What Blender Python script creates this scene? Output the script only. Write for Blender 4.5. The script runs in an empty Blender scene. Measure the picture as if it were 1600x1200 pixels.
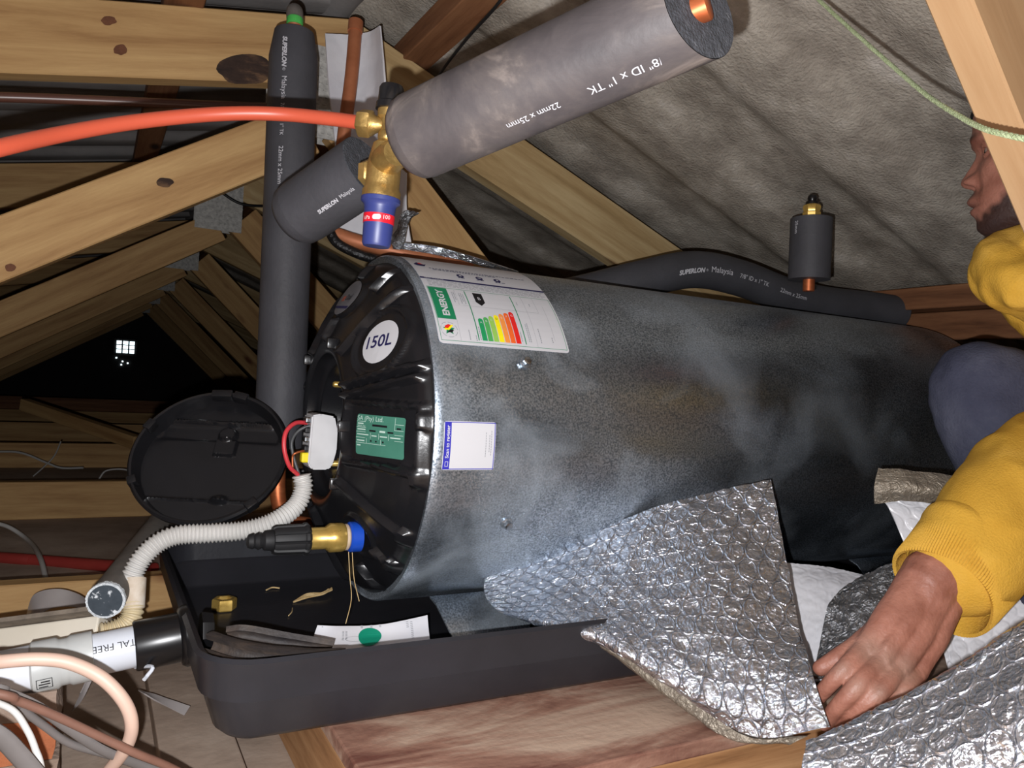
import bpy, bmesh, math, random
import numpy as np
from mathutils import Vector, Matrix, noise
random.seed(7); rng = np.random.default_rng(5)
sc = bpy.context.scene; COL = sc.collection
PI = math.pi
# ---------------------------------------------------------------- camera, world, light, exposure
AZ = math.radians(61.5); RO = math.radians(3.26); FP = 1200.0
Fv = Vector((math.cos(AZ), math.sin(AZ), 0)); Rh = Vector((math.sin(AZ), -math.cos(AZ), 0)); Zv = Vector((0, 0, 1))
Rv = Rh*math.cos(RO) + Zv*math.sin(RO); Uv = -Rh*math.sin(RO) + Zv*math.cos(RO)
cam = bpy.data.cameras.new('camera'); camo = bpy.data.objects.new('camera', cam); COL.objects.link(camo)
cam.sensor_width = 36; cam.lens = 27; cam.clip_start = 0.02; cam.clip_end = 60
camo.matrix_world = Matrix(((Rv.x, Uv.x, -Fv.x, 0), (Rv.y, Uv.y, -Fv.y, 0), (Rv.z, Uv.z, -Fv.z, 0), (0, 0, 0, 1)))
sc.camera = camo
w = bpy.data.worlds.new('attic_air'); sc.world = w; w.use_nodes = True
w.node_tree.nodes['Background'].inputs[0].default_value = (0.75, 0.85, 1.0, 1)
w.node_tree.nodes['Background'].inputs[1].default_value = 0.018
fl = bpy.data.lights.new('phone_flash', 'POINT'); fl.energy = 42; fl.shadow_soft_size = 0.004; fl.color = (0.98, 0.98, 1.0)
flo = bpy.data.objects.new('phone_flash', fl); COL.objects.link(flo); flo.location = Rv*-0.022 + Uv*-0.026 + Fv*0.01
sc.view_settings.view_transform = 'Standard'; sc.view_settings.look = 'None'
sc.view_settings.exposure = 0.0; sc.view_settings.gamma = 1.0; sc.view_settings.use_curve_mapping = False

def P(px, py, d):      # a point seen at a photo pixel, d metres along the view axis
    return (Fv + Rv*((px-800)/FP) + Uv*((600-py)/FP))*d
def PX(px, py, v, ax): # the same, on the plane where coordinate ax equals v
    q = Fv + Rv*((px-800)/FP) + Uv*((600-py)/FP); return q*(v/q[ax])
# ---------------------------------------------------------------- materials
def srgb(c):
    return tuple(((x/255)/12.92 if x/255 <= .04045 else ((x/255+.055)/1.055)**2.4) for x in c)+(1,)
def mat(name, cols, scale=(8, 8, 8), det=6, rough=.6, metal=0, bump=0, bscale=60, rvar=0, spec=.5, dist=0, coat=0, stops=None, emit=None):
    m = bpy.data.materials.new(name); m.use_nodes = True; nt = m.node_tree; N = nt.nodes; L = nt.links
    b = N['Principled BSDF']; b.inputs['Roughness'].default_value = rough; b.inputs['Metallic'].default_value = metal
    b.inputs['Specular IOR Level'].default_value = spec; b.inputs['Coat Weight'].default_value = coat; b.inputs['Coat Roughness'].default_value = .25
    tc = N.new('ShaderNodeTexCoord'); mp = N.new('ShaderNodeMapping'); L.new(tc.outputs['Object'], mp.inputs[0]); mp.inputs['Scale'].default_value = scale
    nz = N.new('ShaderNodeTexNoise'); nz.inputs['Scale'].default_value = 1; nz.inputs['Detail'].default_value = det; nz.inputs['Distortion'].default_value = dist
    nz.inputs['Roughness'].default_value = .62
    L.new(mp.outputs[0], nz.inputs[0])
    if len(cols) == 1: b.inputs['Base Color'].default_value = srgb(cols[0])
    else:
        r = N.new('ShaderNodeValToRGB'); L.new(nz.outputs[0], r.inputs[0]); e = r.color_ramp.elements
        st = stops or [.3+.4*i/(len(cols)-1) for i in range(len(cols))]
        while len(e) < len(cols): e.new(.5)
        for i, c in enumerate(cols): e[i].position = st[i]; e[i].color = srgb(c)
        L.new(r.outputs[0], b.inputs['Base Color'])
    if rvar:
        mr = N.new('ShaderNodeMapRange'); L.new(nz.outputs[0], mr.inputs[0]); mr.inputs[1].default_value = .3; mr.inputs[2].default_value = .7
        mr.inputs[3].default_value = max(0, rough-rvar); mr.inputs[4].default_value = min(1, rough+rvar); L.new(mr.outputs[0], b.inputs['Roughness'])
    if bump:
        n2 = N.new('ShaderNodeTexNoise'); n2.inputs['Scale'].default_value = bscale; n2.inputs['Detail'].default_value = 5
        L.new(tc.outputs['Object'], n2.inputs[0]); bp = N.new('ShaderNodeBump'); bp.inputs['Strength'].default_value = bump; bp.inputs['Distance'].default_value = .004
        L.new(n2.outputs[0], bp.inputs['Height']); L.new(bp.outputs[0], b.inputs['Normal'])
    if emit: b.inputs['Emission Color'].default_value = srgb(emit[0]); b.inputs['Emission Strength'].default_value = emit[1]
    return m
def wood(name, dark, mid, light, seed=0, knot=(110, 66, 38), rough=.7):
    m = bpy.data.materials.new(name); m.use_nodes = True; nt = m.node_tree; N = nt.nodes; L = nt.links
    b = N['Principled BSDF']; b.inputs['Roughness'].default_value = rough; b.inputs['Specular IOR Level'].default_value = .3
    tc = N.new('ShaderNodeTexCoord'); oi = N.new('ShaderNodeObjectInfo')
    mp = N.new('ShaderNodeMapping'); L.new(tc.outputs['Object'], mp.inputs[0]); mp.inputs['Scale'].default_value = (2.2, 26, 26)
    cb = N.new('ShaderNodeCombineXYZ'); ml = N.new('ShaderNodeMath'); ml.operation = 'MULTIPLY_ADD'; ml.inputs[1].default_value = 13; ml.inputs[2].default_value = seed
    L.new(oi.outputs['Random'], ml.inputs[0]); L.new(ml.outputs[0], cb.inputs[0]); L.new(ml.outputs[0], cb.inputs[1]); L.new(cb.outputs[0], mp.inputs['Location'])
    nz = N.new('ShaderNodeTexNoise'); nz.inputs['Scale'].default_value = 1; nz.inputs['Detail'].default_value = 9; nz.inputs['Distortion'].default_value = .35; nz.inputs['Roughness'].default_value = .7; L.new(mp.outputs[0], nz.inputs[0])
    wv = N.new('ShaderNodeTexWave'); wv.bands_direction = 'Z'; wv.inputs['Scale'].default_value = .35; wv.inputs['Distortion'].default_value = 5; wv.inputs['Detail'].default_value = 3
    wv.inputs['Detail Scale'].default_value = .6; L.new(mp.outputs[0], wv.inputs[0])
    ad = N.new('ShaderNodeMath'); ad.operation = 'MULTIPLY_ADD'; ad.inputs[1].default_value = .07; L.new(wv.outputs[0], ad.inputs[0]); L.new(nz.outputs[0], ad.inputs[2])
    r = N.new('ShaderNodeValToRGB'); L.new(ad.outputs[0], r.inputs[0]); e = r.color_ramp.elements; e.new(.6)
    for i, (p, c) in enumerate(((.30, dark), (.5, mid), (.70, light))): e[i].position = p; e[i].color = srgb(c)
    # knots
    mk = N.new('ShaderNodeMapping'); L.new(tc.outputs['Object'], mk.inputs[0]); mk.inputs['Scale'].default_value = (3.2, 9, 9); L.new(cb.outputs[0], mk.inputs['Location'])
    vo = N.new('ShaderNodeTexVoronoi'); vo.inputs['Scale'].default_value = 1.0; L.new(mk.outputs[0], vo.inputs[0])
    rk = N.new('ShaderNodeValToRGB'); L.new(vo.outputs['Distance'], rk.inputs[0]); rk.color_ramp.elements[0].position = .06; rk.color_ramp.elements[0].color = (1, 1, 1, 1)
    rk.color_ramp.elements[1].position = .16; rk.color_ramp.elements[1].color = (0, 0, 0, 1)
    mx = N.new('ShaderNodeMix'); mx.data_type = 'RGBA'; L.new(rk.outputs[0], mx.inputs[0]); L.new(r.outputs[0], mx.inputs[6]); mx.inputs[7].default_value = srgb(knot)
    L.new(mx.outputs[2], b.inputs['Base Color'])
    bp = N.new('ShaderNodeBump'); bp.inputs['Strength'].default_value = .25; bp.inputs['Distance'].default_value = .002; L.new(nz.outputs[0], bp.inputs['Height']); L.new(bp.outputs[0], b.inputs['Normal'])
    return m
M = {}
M['wood'] = wood('pine_timber', (146, 106, 66), (180, 142, 94), (202, 166, 114))
M['wood_dusty'] = wood('dusty_pine', (140, 116, 78), (176, 148, 104), (200, 176, 132), 3)
M['wood_pale'] = wood('pale_pine', (158, 124, 88), (172, 136, 98), (182, 148, 110), 5, knot=(150, 96, 56))
M['wood_brown'] = wood('brown_timber', (84, 52, 34), (128, 86, 58), (152, 108, 76), 9, knot=(50, 32, 24))
M['board_red'] = mat('weathered_board', [(104, 62, 50), (150, 112, 94), (186, 160, 140), (196, 170, 148)], (3, 14, 10), 8, .75, bump=.3, bscale=90, dist=.6, stops=[.36, .48, .6, .72])
M['grain_end'] = wood('bearer_timber', (110, 74, 46), (166, 122, 82), (196, 152, 108), 2)
M['asb'] = mat('fibre_cement', [(124, 116, 106), (152, 144, 133), (178, 170, 158), (216, 210, 202)], (9, 13, 13), 12, .9, bump=.9, bscale=190, spec=.2, stops=[.26, .44, .58, .80])
M['asb2'] = mat('fibre_cement_smooth', [(128, 124, 122), (160, 156, 154)], (4, 4, 4), 6, .9, bump=.2, bscale=80, spec=.2)
M['floor'] = mat('dusty_ceiling_board', [(142, 124, 110), (172, 152, 136), (196, 178, 162)], (4, 4, 4), 8, .92, bump=.3, bscale=50, spec=.15)
M['lag'] = mat('black_foam_lagging', [(58, 58, 62), (68, 68, 73)], (14, 14, 14), 6, .62, bump=.15, bscale=160, spec=.4)
M['lag_big'] = mat('dusty_foam_lagging', [(62, 58, 60), (74, 69, 70), (84, 78, 77), (128, 118, 112)], (9, 9, 9), 9, .55, bump=.12, bscale=90, spec=.4, dist=2.4, stops=[.3, .48, .58, .76])
M['lag_end'] = mat('foam_cut_face', [(44, 46, 51), (66, 68, 74), (104, 106, 110)], (130, 130, 130), 3, .9, bump=.6, bscale=400, stops=[.3, .62, .8])
M['cap'] = mat('black_plastic_cap', [(22, 22, 24), (27, 27, 30)], (20, 20, 20), 4, .27, bump=.04, bscale=300, spec=.5)
M['tray'] = mat('black_tray_plastic', [(40, 40, 44), (47, 47, 52)], (10, 10, 10), 5, .33, bump=.06, bscale=120, spec=.45)
M['black'] = mat('gloss_black_plastic', [(18, 18, 20)], rough=.3, spec=.5)
M['blackm'] = mat('matt_black', [(26, 26, 28)], rough=.6)
M['copper'] = mat('copper', [(176, 92, 54), (206, 122, 78)], (20, 20, 60), 4, .42, .7, rvar=.1)
M['copper_dull'] = mat('dull_copper', [(164, 98, 64), (184, 116, 80)], (20, 20, 30), 4, .5, .3)
M['conduit_br'] = mat('brown_conduit', [(92, 60, 50)], rough=.35, spec=.6)
M['brass'] = mat('brass', [(160, 130, 76), (196, 164, 100)], (40, 40, 40), 5, .42, .75, bump=.15, bscale=300, rvar=.12)
M['brass_b'] = mat('bright_brass', [(200, 164, 84), (222, 188, 106)], (40, 40, 40), 4, .32, .6, rvar=.08)
M['green_patina'] = mat('green_fitting', [(60, 160, 70), (90, 200, 96)], (40, 40, 40), 4, .5)
M['orange'] = mat('orange_hose', [(186, 80, 56)], rough=.4, spec=.5)
M['redpipe'] = mat('red_pipe', [(140, 44, 40), (160, 60, 52)], (8, 8, 8), 5, .5)
M['blue'] = mat('blue_plastic', [(48, 58, 116)], rough=.42)
M['blue_b'] = mat('bright_blue_plastic', [(28, 78, 190)], rough=.35)
M['red'] = mat('red_band', [(212, 26, 44)], rough=.4)
M['redwire'] = mat('red_wire_sleeve', [(206, 60, 68)], rough=.4)
M['greywire'] = mat('grey_wire_sleeve', [(70, 72, 74)], rough=.45)
M['white'] = mat('white_print', [(204, 204, 208)], rough=.5)
M['wtext'] = mat('pale_print', [(190, 190, 196)], rough=.6)
M['navy'] = mat('navy_print', [(34, 32, 82)], rough=.5)
M['scanblue'] = mat('blue_print', [(48, 46, 170)], rough=.5)
M['ink'] = mat('black_print', [(22, 22, 26)], rough=.5)
M['inkgrey'] = mat('grey_print', [(140, 142, 148)], rough=.5)
M['green'] = mat('green_print', [(22, 128, 84)], rough=.5)
M['plate'] = mat('green_rating_plate', [(66, 122, 104), (72, 130, 112)], (30, 30, 30), 3, .4)
M['plate_lt'] = mat('pale_green_print', [(190, 214, 204)], rough=.4)
for nme, c in dict(e1=(30, 150, 90), e2=(80, 170, 90), e3=(150, 200, 90), e4=(252, 236, 20), e5=(245, 150, 70), e6=(240, 104, 40), e7=(228, 36, 30)).items():
    M[nme] = mat('energy_bar_'+nme[1], [c], rough=.5)
M['silver'] = mat('silver_sticker', [(150, 150, 156), (176, 176, 182)], (30, 30, 30), 3, .3, .6)
M['orange_print'] = mat('orange_print', [(190, 90, 60)], rough=.5)
M['pvc'] = mat('white_pvc', [(206, 212, 222), (218, 222, 230)], (10, 10, 10), 4, .32, spec=.5)
M['pvc_g'] = mat('pale_grey_pvc', [(176, 180, 180), (196, 198, 196)], (14, 14, 14), 4, .42)
M['pvc_grey'] = mat('old_grey_pvc', [(84, 80, 76), (120, 114, 108)], (14, 14, 14), 6, .6)
M['pvc_in'] = mat('dusty_pipe_inside', [(52, 60, 68), (60, 68, 76), (220, 224, 228)], (120, 120, 120), 3, .8, stops=[.3, .6, .68])
M['burr'] = mat('sawn_pvc_rim', [(200, 206, 212), (232, 236, 238)], (200, 200, 200), 3, .8, bump=.8, bscale=500)
M['corr'] = mat('white_corrugated_conduit', [(198, 196, 192), (216, 214, 210)], (10, 10, 10), 4, .45)
M['corr_b'] = mat('beige_corrugated_conduit', [(206, 190, 154), (222, 206, 172)], (10, 10, 10), 4, .5)
M['beige'] = mat('beige_plastic', [(218, 208, 190), (230, 222, 206)], (8, 8, 8), 4, .5)
M['beige_d'] = mat('dusty_beige_connector', [(196, 176, 152), (224, 214, 200)], (60, 60, 60), 5, .7)
M['dustmetal'] = mat('dusty_box_top', [(96, 86, 76), (142, 130, 116)], (40, 40, 40), 6, .85)
M['pinkhose'] = mat('pink_beige_hose', [(196, 166, 150), (206, 176, 158)], (9, 9, 9), 4, .5)
M['greycable'] = mat('grey_cable', [(96, 92, 90), (116, 110, 108)], (12, 12, 12), 5, .6)
M['brown_cable'] = mat('coppery_cable', [(96, 68, 58), (134, 96, 80)], (9, 9, 9), 5, .5)
M['whitewire'] = mat('white_wire', [(196, 194, 190)], rough=.5)
M['blackwire'] = mat('black_cable', [(16, 16, 17)], rough=.5)
M['mortar'] = mat('mortar', [(124, 104, 90), (156, 138, 124)], (30, 30, 30), 7, .95, bump=.8, bscale=120)
M['brick'] = mat('orange_brick', [(150, 86, 54), (182, 112, 74)], (30, 30, 30), 7, .95, bump=.5, bscale=120)
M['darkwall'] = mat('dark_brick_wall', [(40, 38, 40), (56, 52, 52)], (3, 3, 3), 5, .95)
M['daylight'] = mat('daylight_vent', [(220, 235, 240)], emit=((220, 240, 245), 3.0))
M['paper'] = mat('white_paper', [(214, 214, 220), (222, 222, 226)], (20, 20, 20), 3, .7)
M['tealprint'] = mat('teal_print', [(0, 140, 110)], rough=.6)
M['wood_chip'] = mat('pale_shaving', [(196, 160, 104), (222, 196, 146)], (60, 60, 60), 3, .8)
M['rope'] = mat('pale_green_rope', [(150, 164, 120), (184, 196, 156)], (300, 300, 300), 2, .8, bump=.6, bscale=700)
M['plastic_strip'] = mat('grey_plastic_strip', [(150, 142, 140), (176, 170, 168)], (8, 8, 8), 3, .35)
M['scrap'] = mat('old_rubber_lagging', [(36, 33, 36), (54, 47, 44), (84, 70, 60)], (10, 30, 30), 7, .65, bump=.4, bscale=120)
M['element'] = mat('thermostat_plastic', [(186, 186, 188), (206, 206, 208)], (16, 16, 16), 3, .5)
M['yellow_tag'] = mat('yellow_terminal', [(240, 220, 30)], rough=.5)
M['nylon'] = mat('ptfe_tape', [(196, 170, 140), (214, 194, 170)], (90, 90, 90), 3, .7)
M['denim'] = mat('navy_work_trousers', [(52, 54, 70), (66, 68, 84), (84, 86, 100)], (9, 9, 9), 7, .95, bump=.4, bscale=300, spec=.1)
M['hair'] = mat('black_hair', [(12, 10, 10), (22, 18, 17)], (200, 200, 200), 3, .8)
M['eye_white'] = mat('eye_white', [(150, 130, 120)], rough=.2)
M['iris'] = mat('dark_iris', [(20, 12, 10)], rough=.15)
M['foam_dark'] = mat('foil_edge_black', [(14, 14, 15), (40, 40, 42)], (90, 90, 90), 4, .3, .4, bump=.6, bscale=200)
M['nailplate'] = mat('galvanised_nail_plate', [(150, 148, 144), (200, 198, 192)], (90, 90, 90), 4, .6, .1)
M['steelbolt'] = mat('zinc_bolt', [(190, 195, 200)], rough=.25, metal=1)

def galv():   # galvanised sheet: fine spangle, smears of white bloom, handling scuffs
    m = bpy.data.materials.new('galvanised_steel'); m.use_nodes = True; nt = m.node_tree; N = nt.nodes; L = nt.links; b = N['Principled BSDF']
    b.inputs['Metallic'].default_value = 1
    tc = N.new('ShaderNodeTexCoord')
    def nz(s, d, sc_, di=0):
        mp = N.new('ShaderNodeMapping'); mp.inputs['Scale'].default_value = sc_; L.new(tc.outputs['Object'], mp.inputs[0])
        n = N.new('ShaderNodeTexNoise'); n.inputs['Scale'].default_value = s; n.inputs['Detail'].default_value = d; n.inputs['Distortion'].default_value = di; L.new(mp.outputs[0], n.inputs[0]); return n
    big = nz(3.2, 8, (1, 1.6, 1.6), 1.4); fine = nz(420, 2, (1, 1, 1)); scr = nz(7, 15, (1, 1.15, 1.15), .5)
    r = N.new('ShaderNodeValToRGB'); L.new(fine.outputs[0], r.inputs[0]); r.color_ramp.elements[0].position = .36; r.color_ramp.elements[0].color = srgb((100, 113, 127))
    r.color_ramp.elements[1].position = .66; r.color_ramp.elements[1].color = srgb((204, 215, 228)); L.new(r.outputs[0], b.inputs['Base Color'])
    a = N.new('ShaderNodeMapRange'); L.new(big.outputs[0], a.inputs[0]); a.inputs[1].default_value = .38; a.inputs[2].default_value = .66; a.inputs[3].default_value = .27; a.inputs[4].default_value = .45
    L.new(a.outputs[0], b.inputs['Roughness'])
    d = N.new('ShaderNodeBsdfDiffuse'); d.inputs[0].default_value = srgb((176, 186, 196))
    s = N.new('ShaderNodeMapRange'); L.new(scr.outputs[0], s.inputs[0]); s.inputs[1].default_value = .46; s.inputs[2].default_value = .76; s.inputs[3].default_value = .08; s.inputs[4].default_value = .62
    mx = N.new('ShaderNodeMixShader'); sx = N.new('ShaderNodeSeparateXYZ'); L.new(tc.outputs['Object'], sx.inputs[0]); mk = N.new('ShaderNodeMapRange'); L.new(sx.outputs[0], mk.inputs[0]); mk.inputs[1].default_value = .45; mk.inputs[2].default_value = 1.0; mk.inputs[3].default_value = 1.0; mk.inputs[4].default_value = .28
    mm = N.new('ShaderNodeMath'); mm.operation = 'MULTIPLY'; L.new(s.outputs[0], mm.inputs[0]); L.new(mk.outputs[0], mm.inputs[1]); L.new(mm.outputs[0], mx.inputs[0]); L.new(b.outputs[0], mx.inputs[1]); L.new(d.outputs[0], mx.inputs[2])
    L.new(mx.outputs[0], N['Material Output'].inputs[0])
    bp = N.new('ShaderNodeBump'); bp.inputs['Strength'].default_value = .08; bp.inputs['Distance'].default_value = .002; L.new(fine.outputs[0], bp.inputs['Height'])
    bp2 = N.new('ShaderNodeBump'); bp2.inputs['Strength'].default_value = .2; bp2.inputs['Distance'].default_value = .01; L.new(big.outputs[0], bp2.inputs['Height']); L.new(bp.outputs[0], bp2.inputs['Normal'])
    L.new(bp2.outputs[0], b.inputs['Normal']); return m
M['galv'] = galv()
def foilmat(name, base, rough, mixd, bs, cells=0, p=.0235):   # aluminised film: fine creases, and the rims of its round cells
    m = bpy.data.materials.new(name); m.use_nodes = True; nt = m.node_tree; N = nt.nodes; L = nt.links; b = N['Principled BSDF']
    b.inputs['Metallic'].default_value = 1-mixd; b.inputs['Base Color'].default_value = srgb(base); b.inputs['Roughness'].default_value = rough
    tc = N.new('ShaderNodeTexCoord')
    def nz(s, d, di):
        n = N.new('ShaderNodeTexNoise'); n.inputs['Scale'].default_value = s; n.inputs['Detail'].default_value = d; n.inputs['Distortion'].default_value = di; L.new(tc.outputs['Object'], n.inputs[0]); return n.outputs[0]
    def bump(h, st, d, nrm=None):
        bp = N.new('ShaderNodeBump'); bp.inputs['Strength'].default_value = st; bp.inputs['Distance'].default_value = d; L.new(h, bp.inputs['Height'])
        if nrm is not None: L.new(nrm, bp.inputs['Normal'])
        return bp.outputs[0]
    nrm = bump(nz(60, 6, 3.0), bs, .010); nrm = bump(nz(190, 4, 1.5), bs, .0022, nrm)
    if cells:
        uvn = N.new('ShaderNodeUVMap'); uvn.uv_map = 'metric'
        def cell(off):
            a = N.new('ShaderNodeVectorMath'); a.operation = 'DIVIDE'; L.new(uvn.outputs[0], a.inputs[0]); a.inputs[1].default_value = (p, p*1.732, 1)
            c = N.new('ShaderNodeVectorMath'); c.operation = 'ADD'; L.new(a.outputs[0], c.inputs[0]); c.inputs[1].default_value = (off+.5, off+.5, 0)
            f = N.new('ShaderNodeVectorMath'); f.operation = 'FRACTION'; L.new(c.outputs[0], f.inputs[0])
            g = N.new('ShaderNodeVectorMath'); g.operation = 'SUBTRACT'; L.new(f.outputs[0], g.inputs[0]); g.inputs[1].default_value = (.5, .5, 0)
            h = N.new('ShaderNodeVectorMath'); h.operation = 'MULTIPLY'; L.new(g.outputs[0], h.inputs[0]); h.inputs[1].default_value = (p, p*1.732, 0)
            l = N.new('ShaderNodeVectorMath'); l.operation = 'LENGTH'; L.new(h.outputs[0], l.inputs[0]); return l.outputs['Value']
        mn = N.new('ShaderNodeMath'); mn.operation = 'MINIMUM'; L.new(cell(0), mn.inputs[0]); L.new(cell(.5), mn.inputs[1])
        r = N.new('ShaderNodeValToRGB'); e = r.color_ramp.elements; mr = N.new('ShaderNodeMapRange'); L.new(mn.outputs[0], mr.inputs[0]); mr.inputs[2].default_value = .0136; L.new(mr.outputs[0], r.inputs[0])
        pts = [(0, .55), (.60, .50), (.70, .62), (.755, 1.0), (.80, .55), (.85, .12), (.90, .22), (1, .25)]
        while len(e) < len(pts): e.new(.5)
        for i_, (x, y) in enumerate(pts): e[i_].position = x; e[i_].color = (y, y, y, 1)
        nrm = bump(r.outputs[0], cells, .0016, nrm)
    L.new(nrm, b.inputs['Normal']); return m
M['foil'] = foilmat('bubble_foil', (224, 229, 238), .13, .05, .48, 1.0)
M['foil_dull'] = foilmat('dull_bubble_foil', (150, 152, 156), .26, .15, .6)
M['foil_brown'] = foilmat('dusty_foil_edge', (150, 140, 126), .35, .5, .5)
M['bubble_white'] = mat('white_bubble_film', [(206, 206, 212), (224, 224, 228)], (12, 12, 12), 5, .32, bump=.25, bscale=60, coat=.3)
def cloth_yellow():
    m = mat('yellow_sweatshirt', [(188, 142, 50), (202, 156, 60), (212, 168, 78)], (7, 7, 7), 6, .92, bump=.35, bscale=420, spec=.12); return m
M['yellow'] = cloth_yellow()
def skinmat():
    m = bpy.data.materials.new('brown_skin'); m.use_nodes = True; nt = m.node_tree; N = nt.nodes; L = nt.links; b = N['Principled BSDF']
    b.inputs['Roughness'].default_value = .5; b.inputs['Subsurface Weight'].default_value = .08; b.inputs['Subsurface Radius'].default_value = (.01, .004, .002)
    tc = N.new('ShaderNodeTexCoord'); n = N.new('ShaderNodeTexNoise'); n.inputs['Scale'].default_value = 26; n.inputs['Detail'].default_value = 7; L.new(tc.outputs['Object'], n.inputs[0])
    r = N.new('ShaderNodeValToRGB'); L.new(n.outputs[0], r.inputs[0]); r.color_ramp.elements[0].position = .35; r.color_ramp.elements[0].color = srgb((134, 84, 68)); r.color_ramp.elements[1].position = .68; r.color_ramp.elements[1].color = srgb((172, 118, 100))
    at = N.new('ShaderNodeAttribute'); at.attribute_name = 'tone'
    sp = N.new('ShaderNodeSeparateColor'); L.new(at.outputs['Color'], sp.inputs[0])
    mx = N.new('ShaderNodeMix'); mx.data_type = 'RGBA'; L.new(sp.outputs[0], mx.inputs[0]); L.new(r.outputs[0], mx.inputs[6]); mx.inputs[7].default_value = srgb((22, 15, 14))
    m2 = N.new('ShaderNodeMix'); m2.data_type = 'RGBA'; L.new(sp.outputs[1], m2.inputs[0]); L.new(mx.outputs[2], m2.inputs[6]); m2.inputs[7].default_value = srgb((150, 126, 112))
    m3 = N.new('ShaderNodeMix'); m3.data_type = 'RGBA'; L.new(sp.outputs[2], m3.inputs[0]); L.new(m2.outputs[2], m3.inputs[6]); m3.inputs[7].default_value = srgb((96, 50, 44))
    L.new(m3.outputs[2], b.inputs['Base Color'])
    n2 = N.new('ShaderNodeTexNoise'); n2.inputs['Scale'].default_value = 220; n2.inputs['Detail'].default_value = 5; L.new(tc.outputs['Object'], n2.inputs[0])
    bp = N.new('ShaderNodeBump'); bp.inputs['Strength'].default_value = .5; bp.inputs['Distance'].default_value = .0018; L.new(n2.outputs[0], bp.inputs['Height']); L.new(bp.outputs[0], b.inputs['Normal']); return m
M['skin'] = skinmat()
# ---------------------------------------------------------------- object helpers
def link(name, me, m=None, parent=None):
    o = bpy.data.objects.new(name, me); COL.objects.link(o)
    if me is not None:
        if m is not None:
            for k in (m if isinstance(m, (list, tuple)) else [m]): me.materials.append(M[k] if isinstance(k, str) else k)
    if parent is not None: o.parent = parent
    return o
def obj(name, bm, m, parent=None, smooth=True):
    bmesh.ops.recalc_face_normals(bm, faces=bm.faces[:])
    me = bpy.data.meshes.new(name); bm.to_mesh(me); bm.free()
    if smooth:
        me.shade_smooth()
        try: me.set_sharp_from_angle(angle=math.radians(40))
        except Exception: pass
    return link(name, me, m, parent)
def tag(o, label, cat, group=None):
    o['label'] = label; o['category'] = cat
    if group: o['group'] = group
    return o
def thing(name, label, cat, loc=(0, 0, 0), group=None):
    o = bpy.data.objects.new(name, None); COL.objects.link(o); o.location = loc; o.empty_display_size = .05
    return tag(o, label, cat, group)
def struct(o): o['kind'] = 'structure'; return o
def lab(o, l): o['label'] = l; return o
def frame(x, up=(0, 0, 1)):
    x = Vector(x).normalized(); u = Vector(up); y = u.cross(x)
    if y.length < 1e-4: y = Vector((0, 1, 0)).cross(x)
    y.normalize(); z = x.cross(y); return Matrix((x, y, z)).transposed()
def bmbox(bm, lo, hi, mtx=None, bev=0, seg=2):
    r = bmesh.ops.create_cube(bm, size=1); vs = r['verts']
    for v in vs: v.co = Vector([lo[i]+(v.co[i]+.5)*(hi[i]-lo[i]) for i in range(3)])
    if bev:
        es = list({e for v in vs for e in v.link_edges})
        r2 = bmesh.ops.bevel(bm, geom=es, offset=bev, segments=seg, affect='EDGES', profile=.5); vs = list({v for f in r2['faces'] for v in f.verts})
        vs = [v for v in vs]
    if mtx is not None:
        seen = set(); stack = [vs[0]]
        while stack:
            v = stack.pop()
            if v in seen: continue
            seen.add(v); stack += [e.other_vert(v) for e in v.link_edges]
        for v in seen: v.co = mtx @ v.co
def boxo(name, lo, hi, m, parent=None, bev=.002, smooth=False):
    bm = bmesh.new(); bmbox(bm, lo, hi, None, bev); return obj(name, bm, m, parent, smooth)
def beam(name, p0, p1, wd, hd, m, parent=None, up=(0, 0, 1), bev=.002, off=(0, 0)):
    """timber with its grain along local X; wd across, hd in the 'up' sense; p0..p1 its centre line"""
    p0 = Vector(p0); p1 = Vector(p1); Lg = (p1-p0).length; bm = bmesh.new()
    bmbox(bm, (0, -wd/2+off[0], -hd/2+off[1]), (Lg, wd/2+off[0], hd/2+off[1]), None, bev, 1)
    o = obj(name, bm, m, parent, False); o.matrix_local = Matrix.Translation(p0) @ frame(p1-p0, up).to_4x4(); return o
def spline(pts, n=8):
    pts = [Vector(p) for p in pts]
    if len(pts) == 2: return [pts[0].lerp(pts[1], i/n) for i in range(n+1)]
    e = [pts[0]*2-pts[1]]+pts+[pts[-1]*2-pts[-2]]; out = []
    for i in range(len(pts)-1):
        a, b, c, d = e[i:i+4]
        for k in range(n):
            t = k/n; out.append(.5*((2*b)+(c-a)*t+(2*a-5*b+4*c-d)*t*t+(3*b-a-3*c+d)*t**3))
    out.append(pts[-1]); return out
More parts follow.
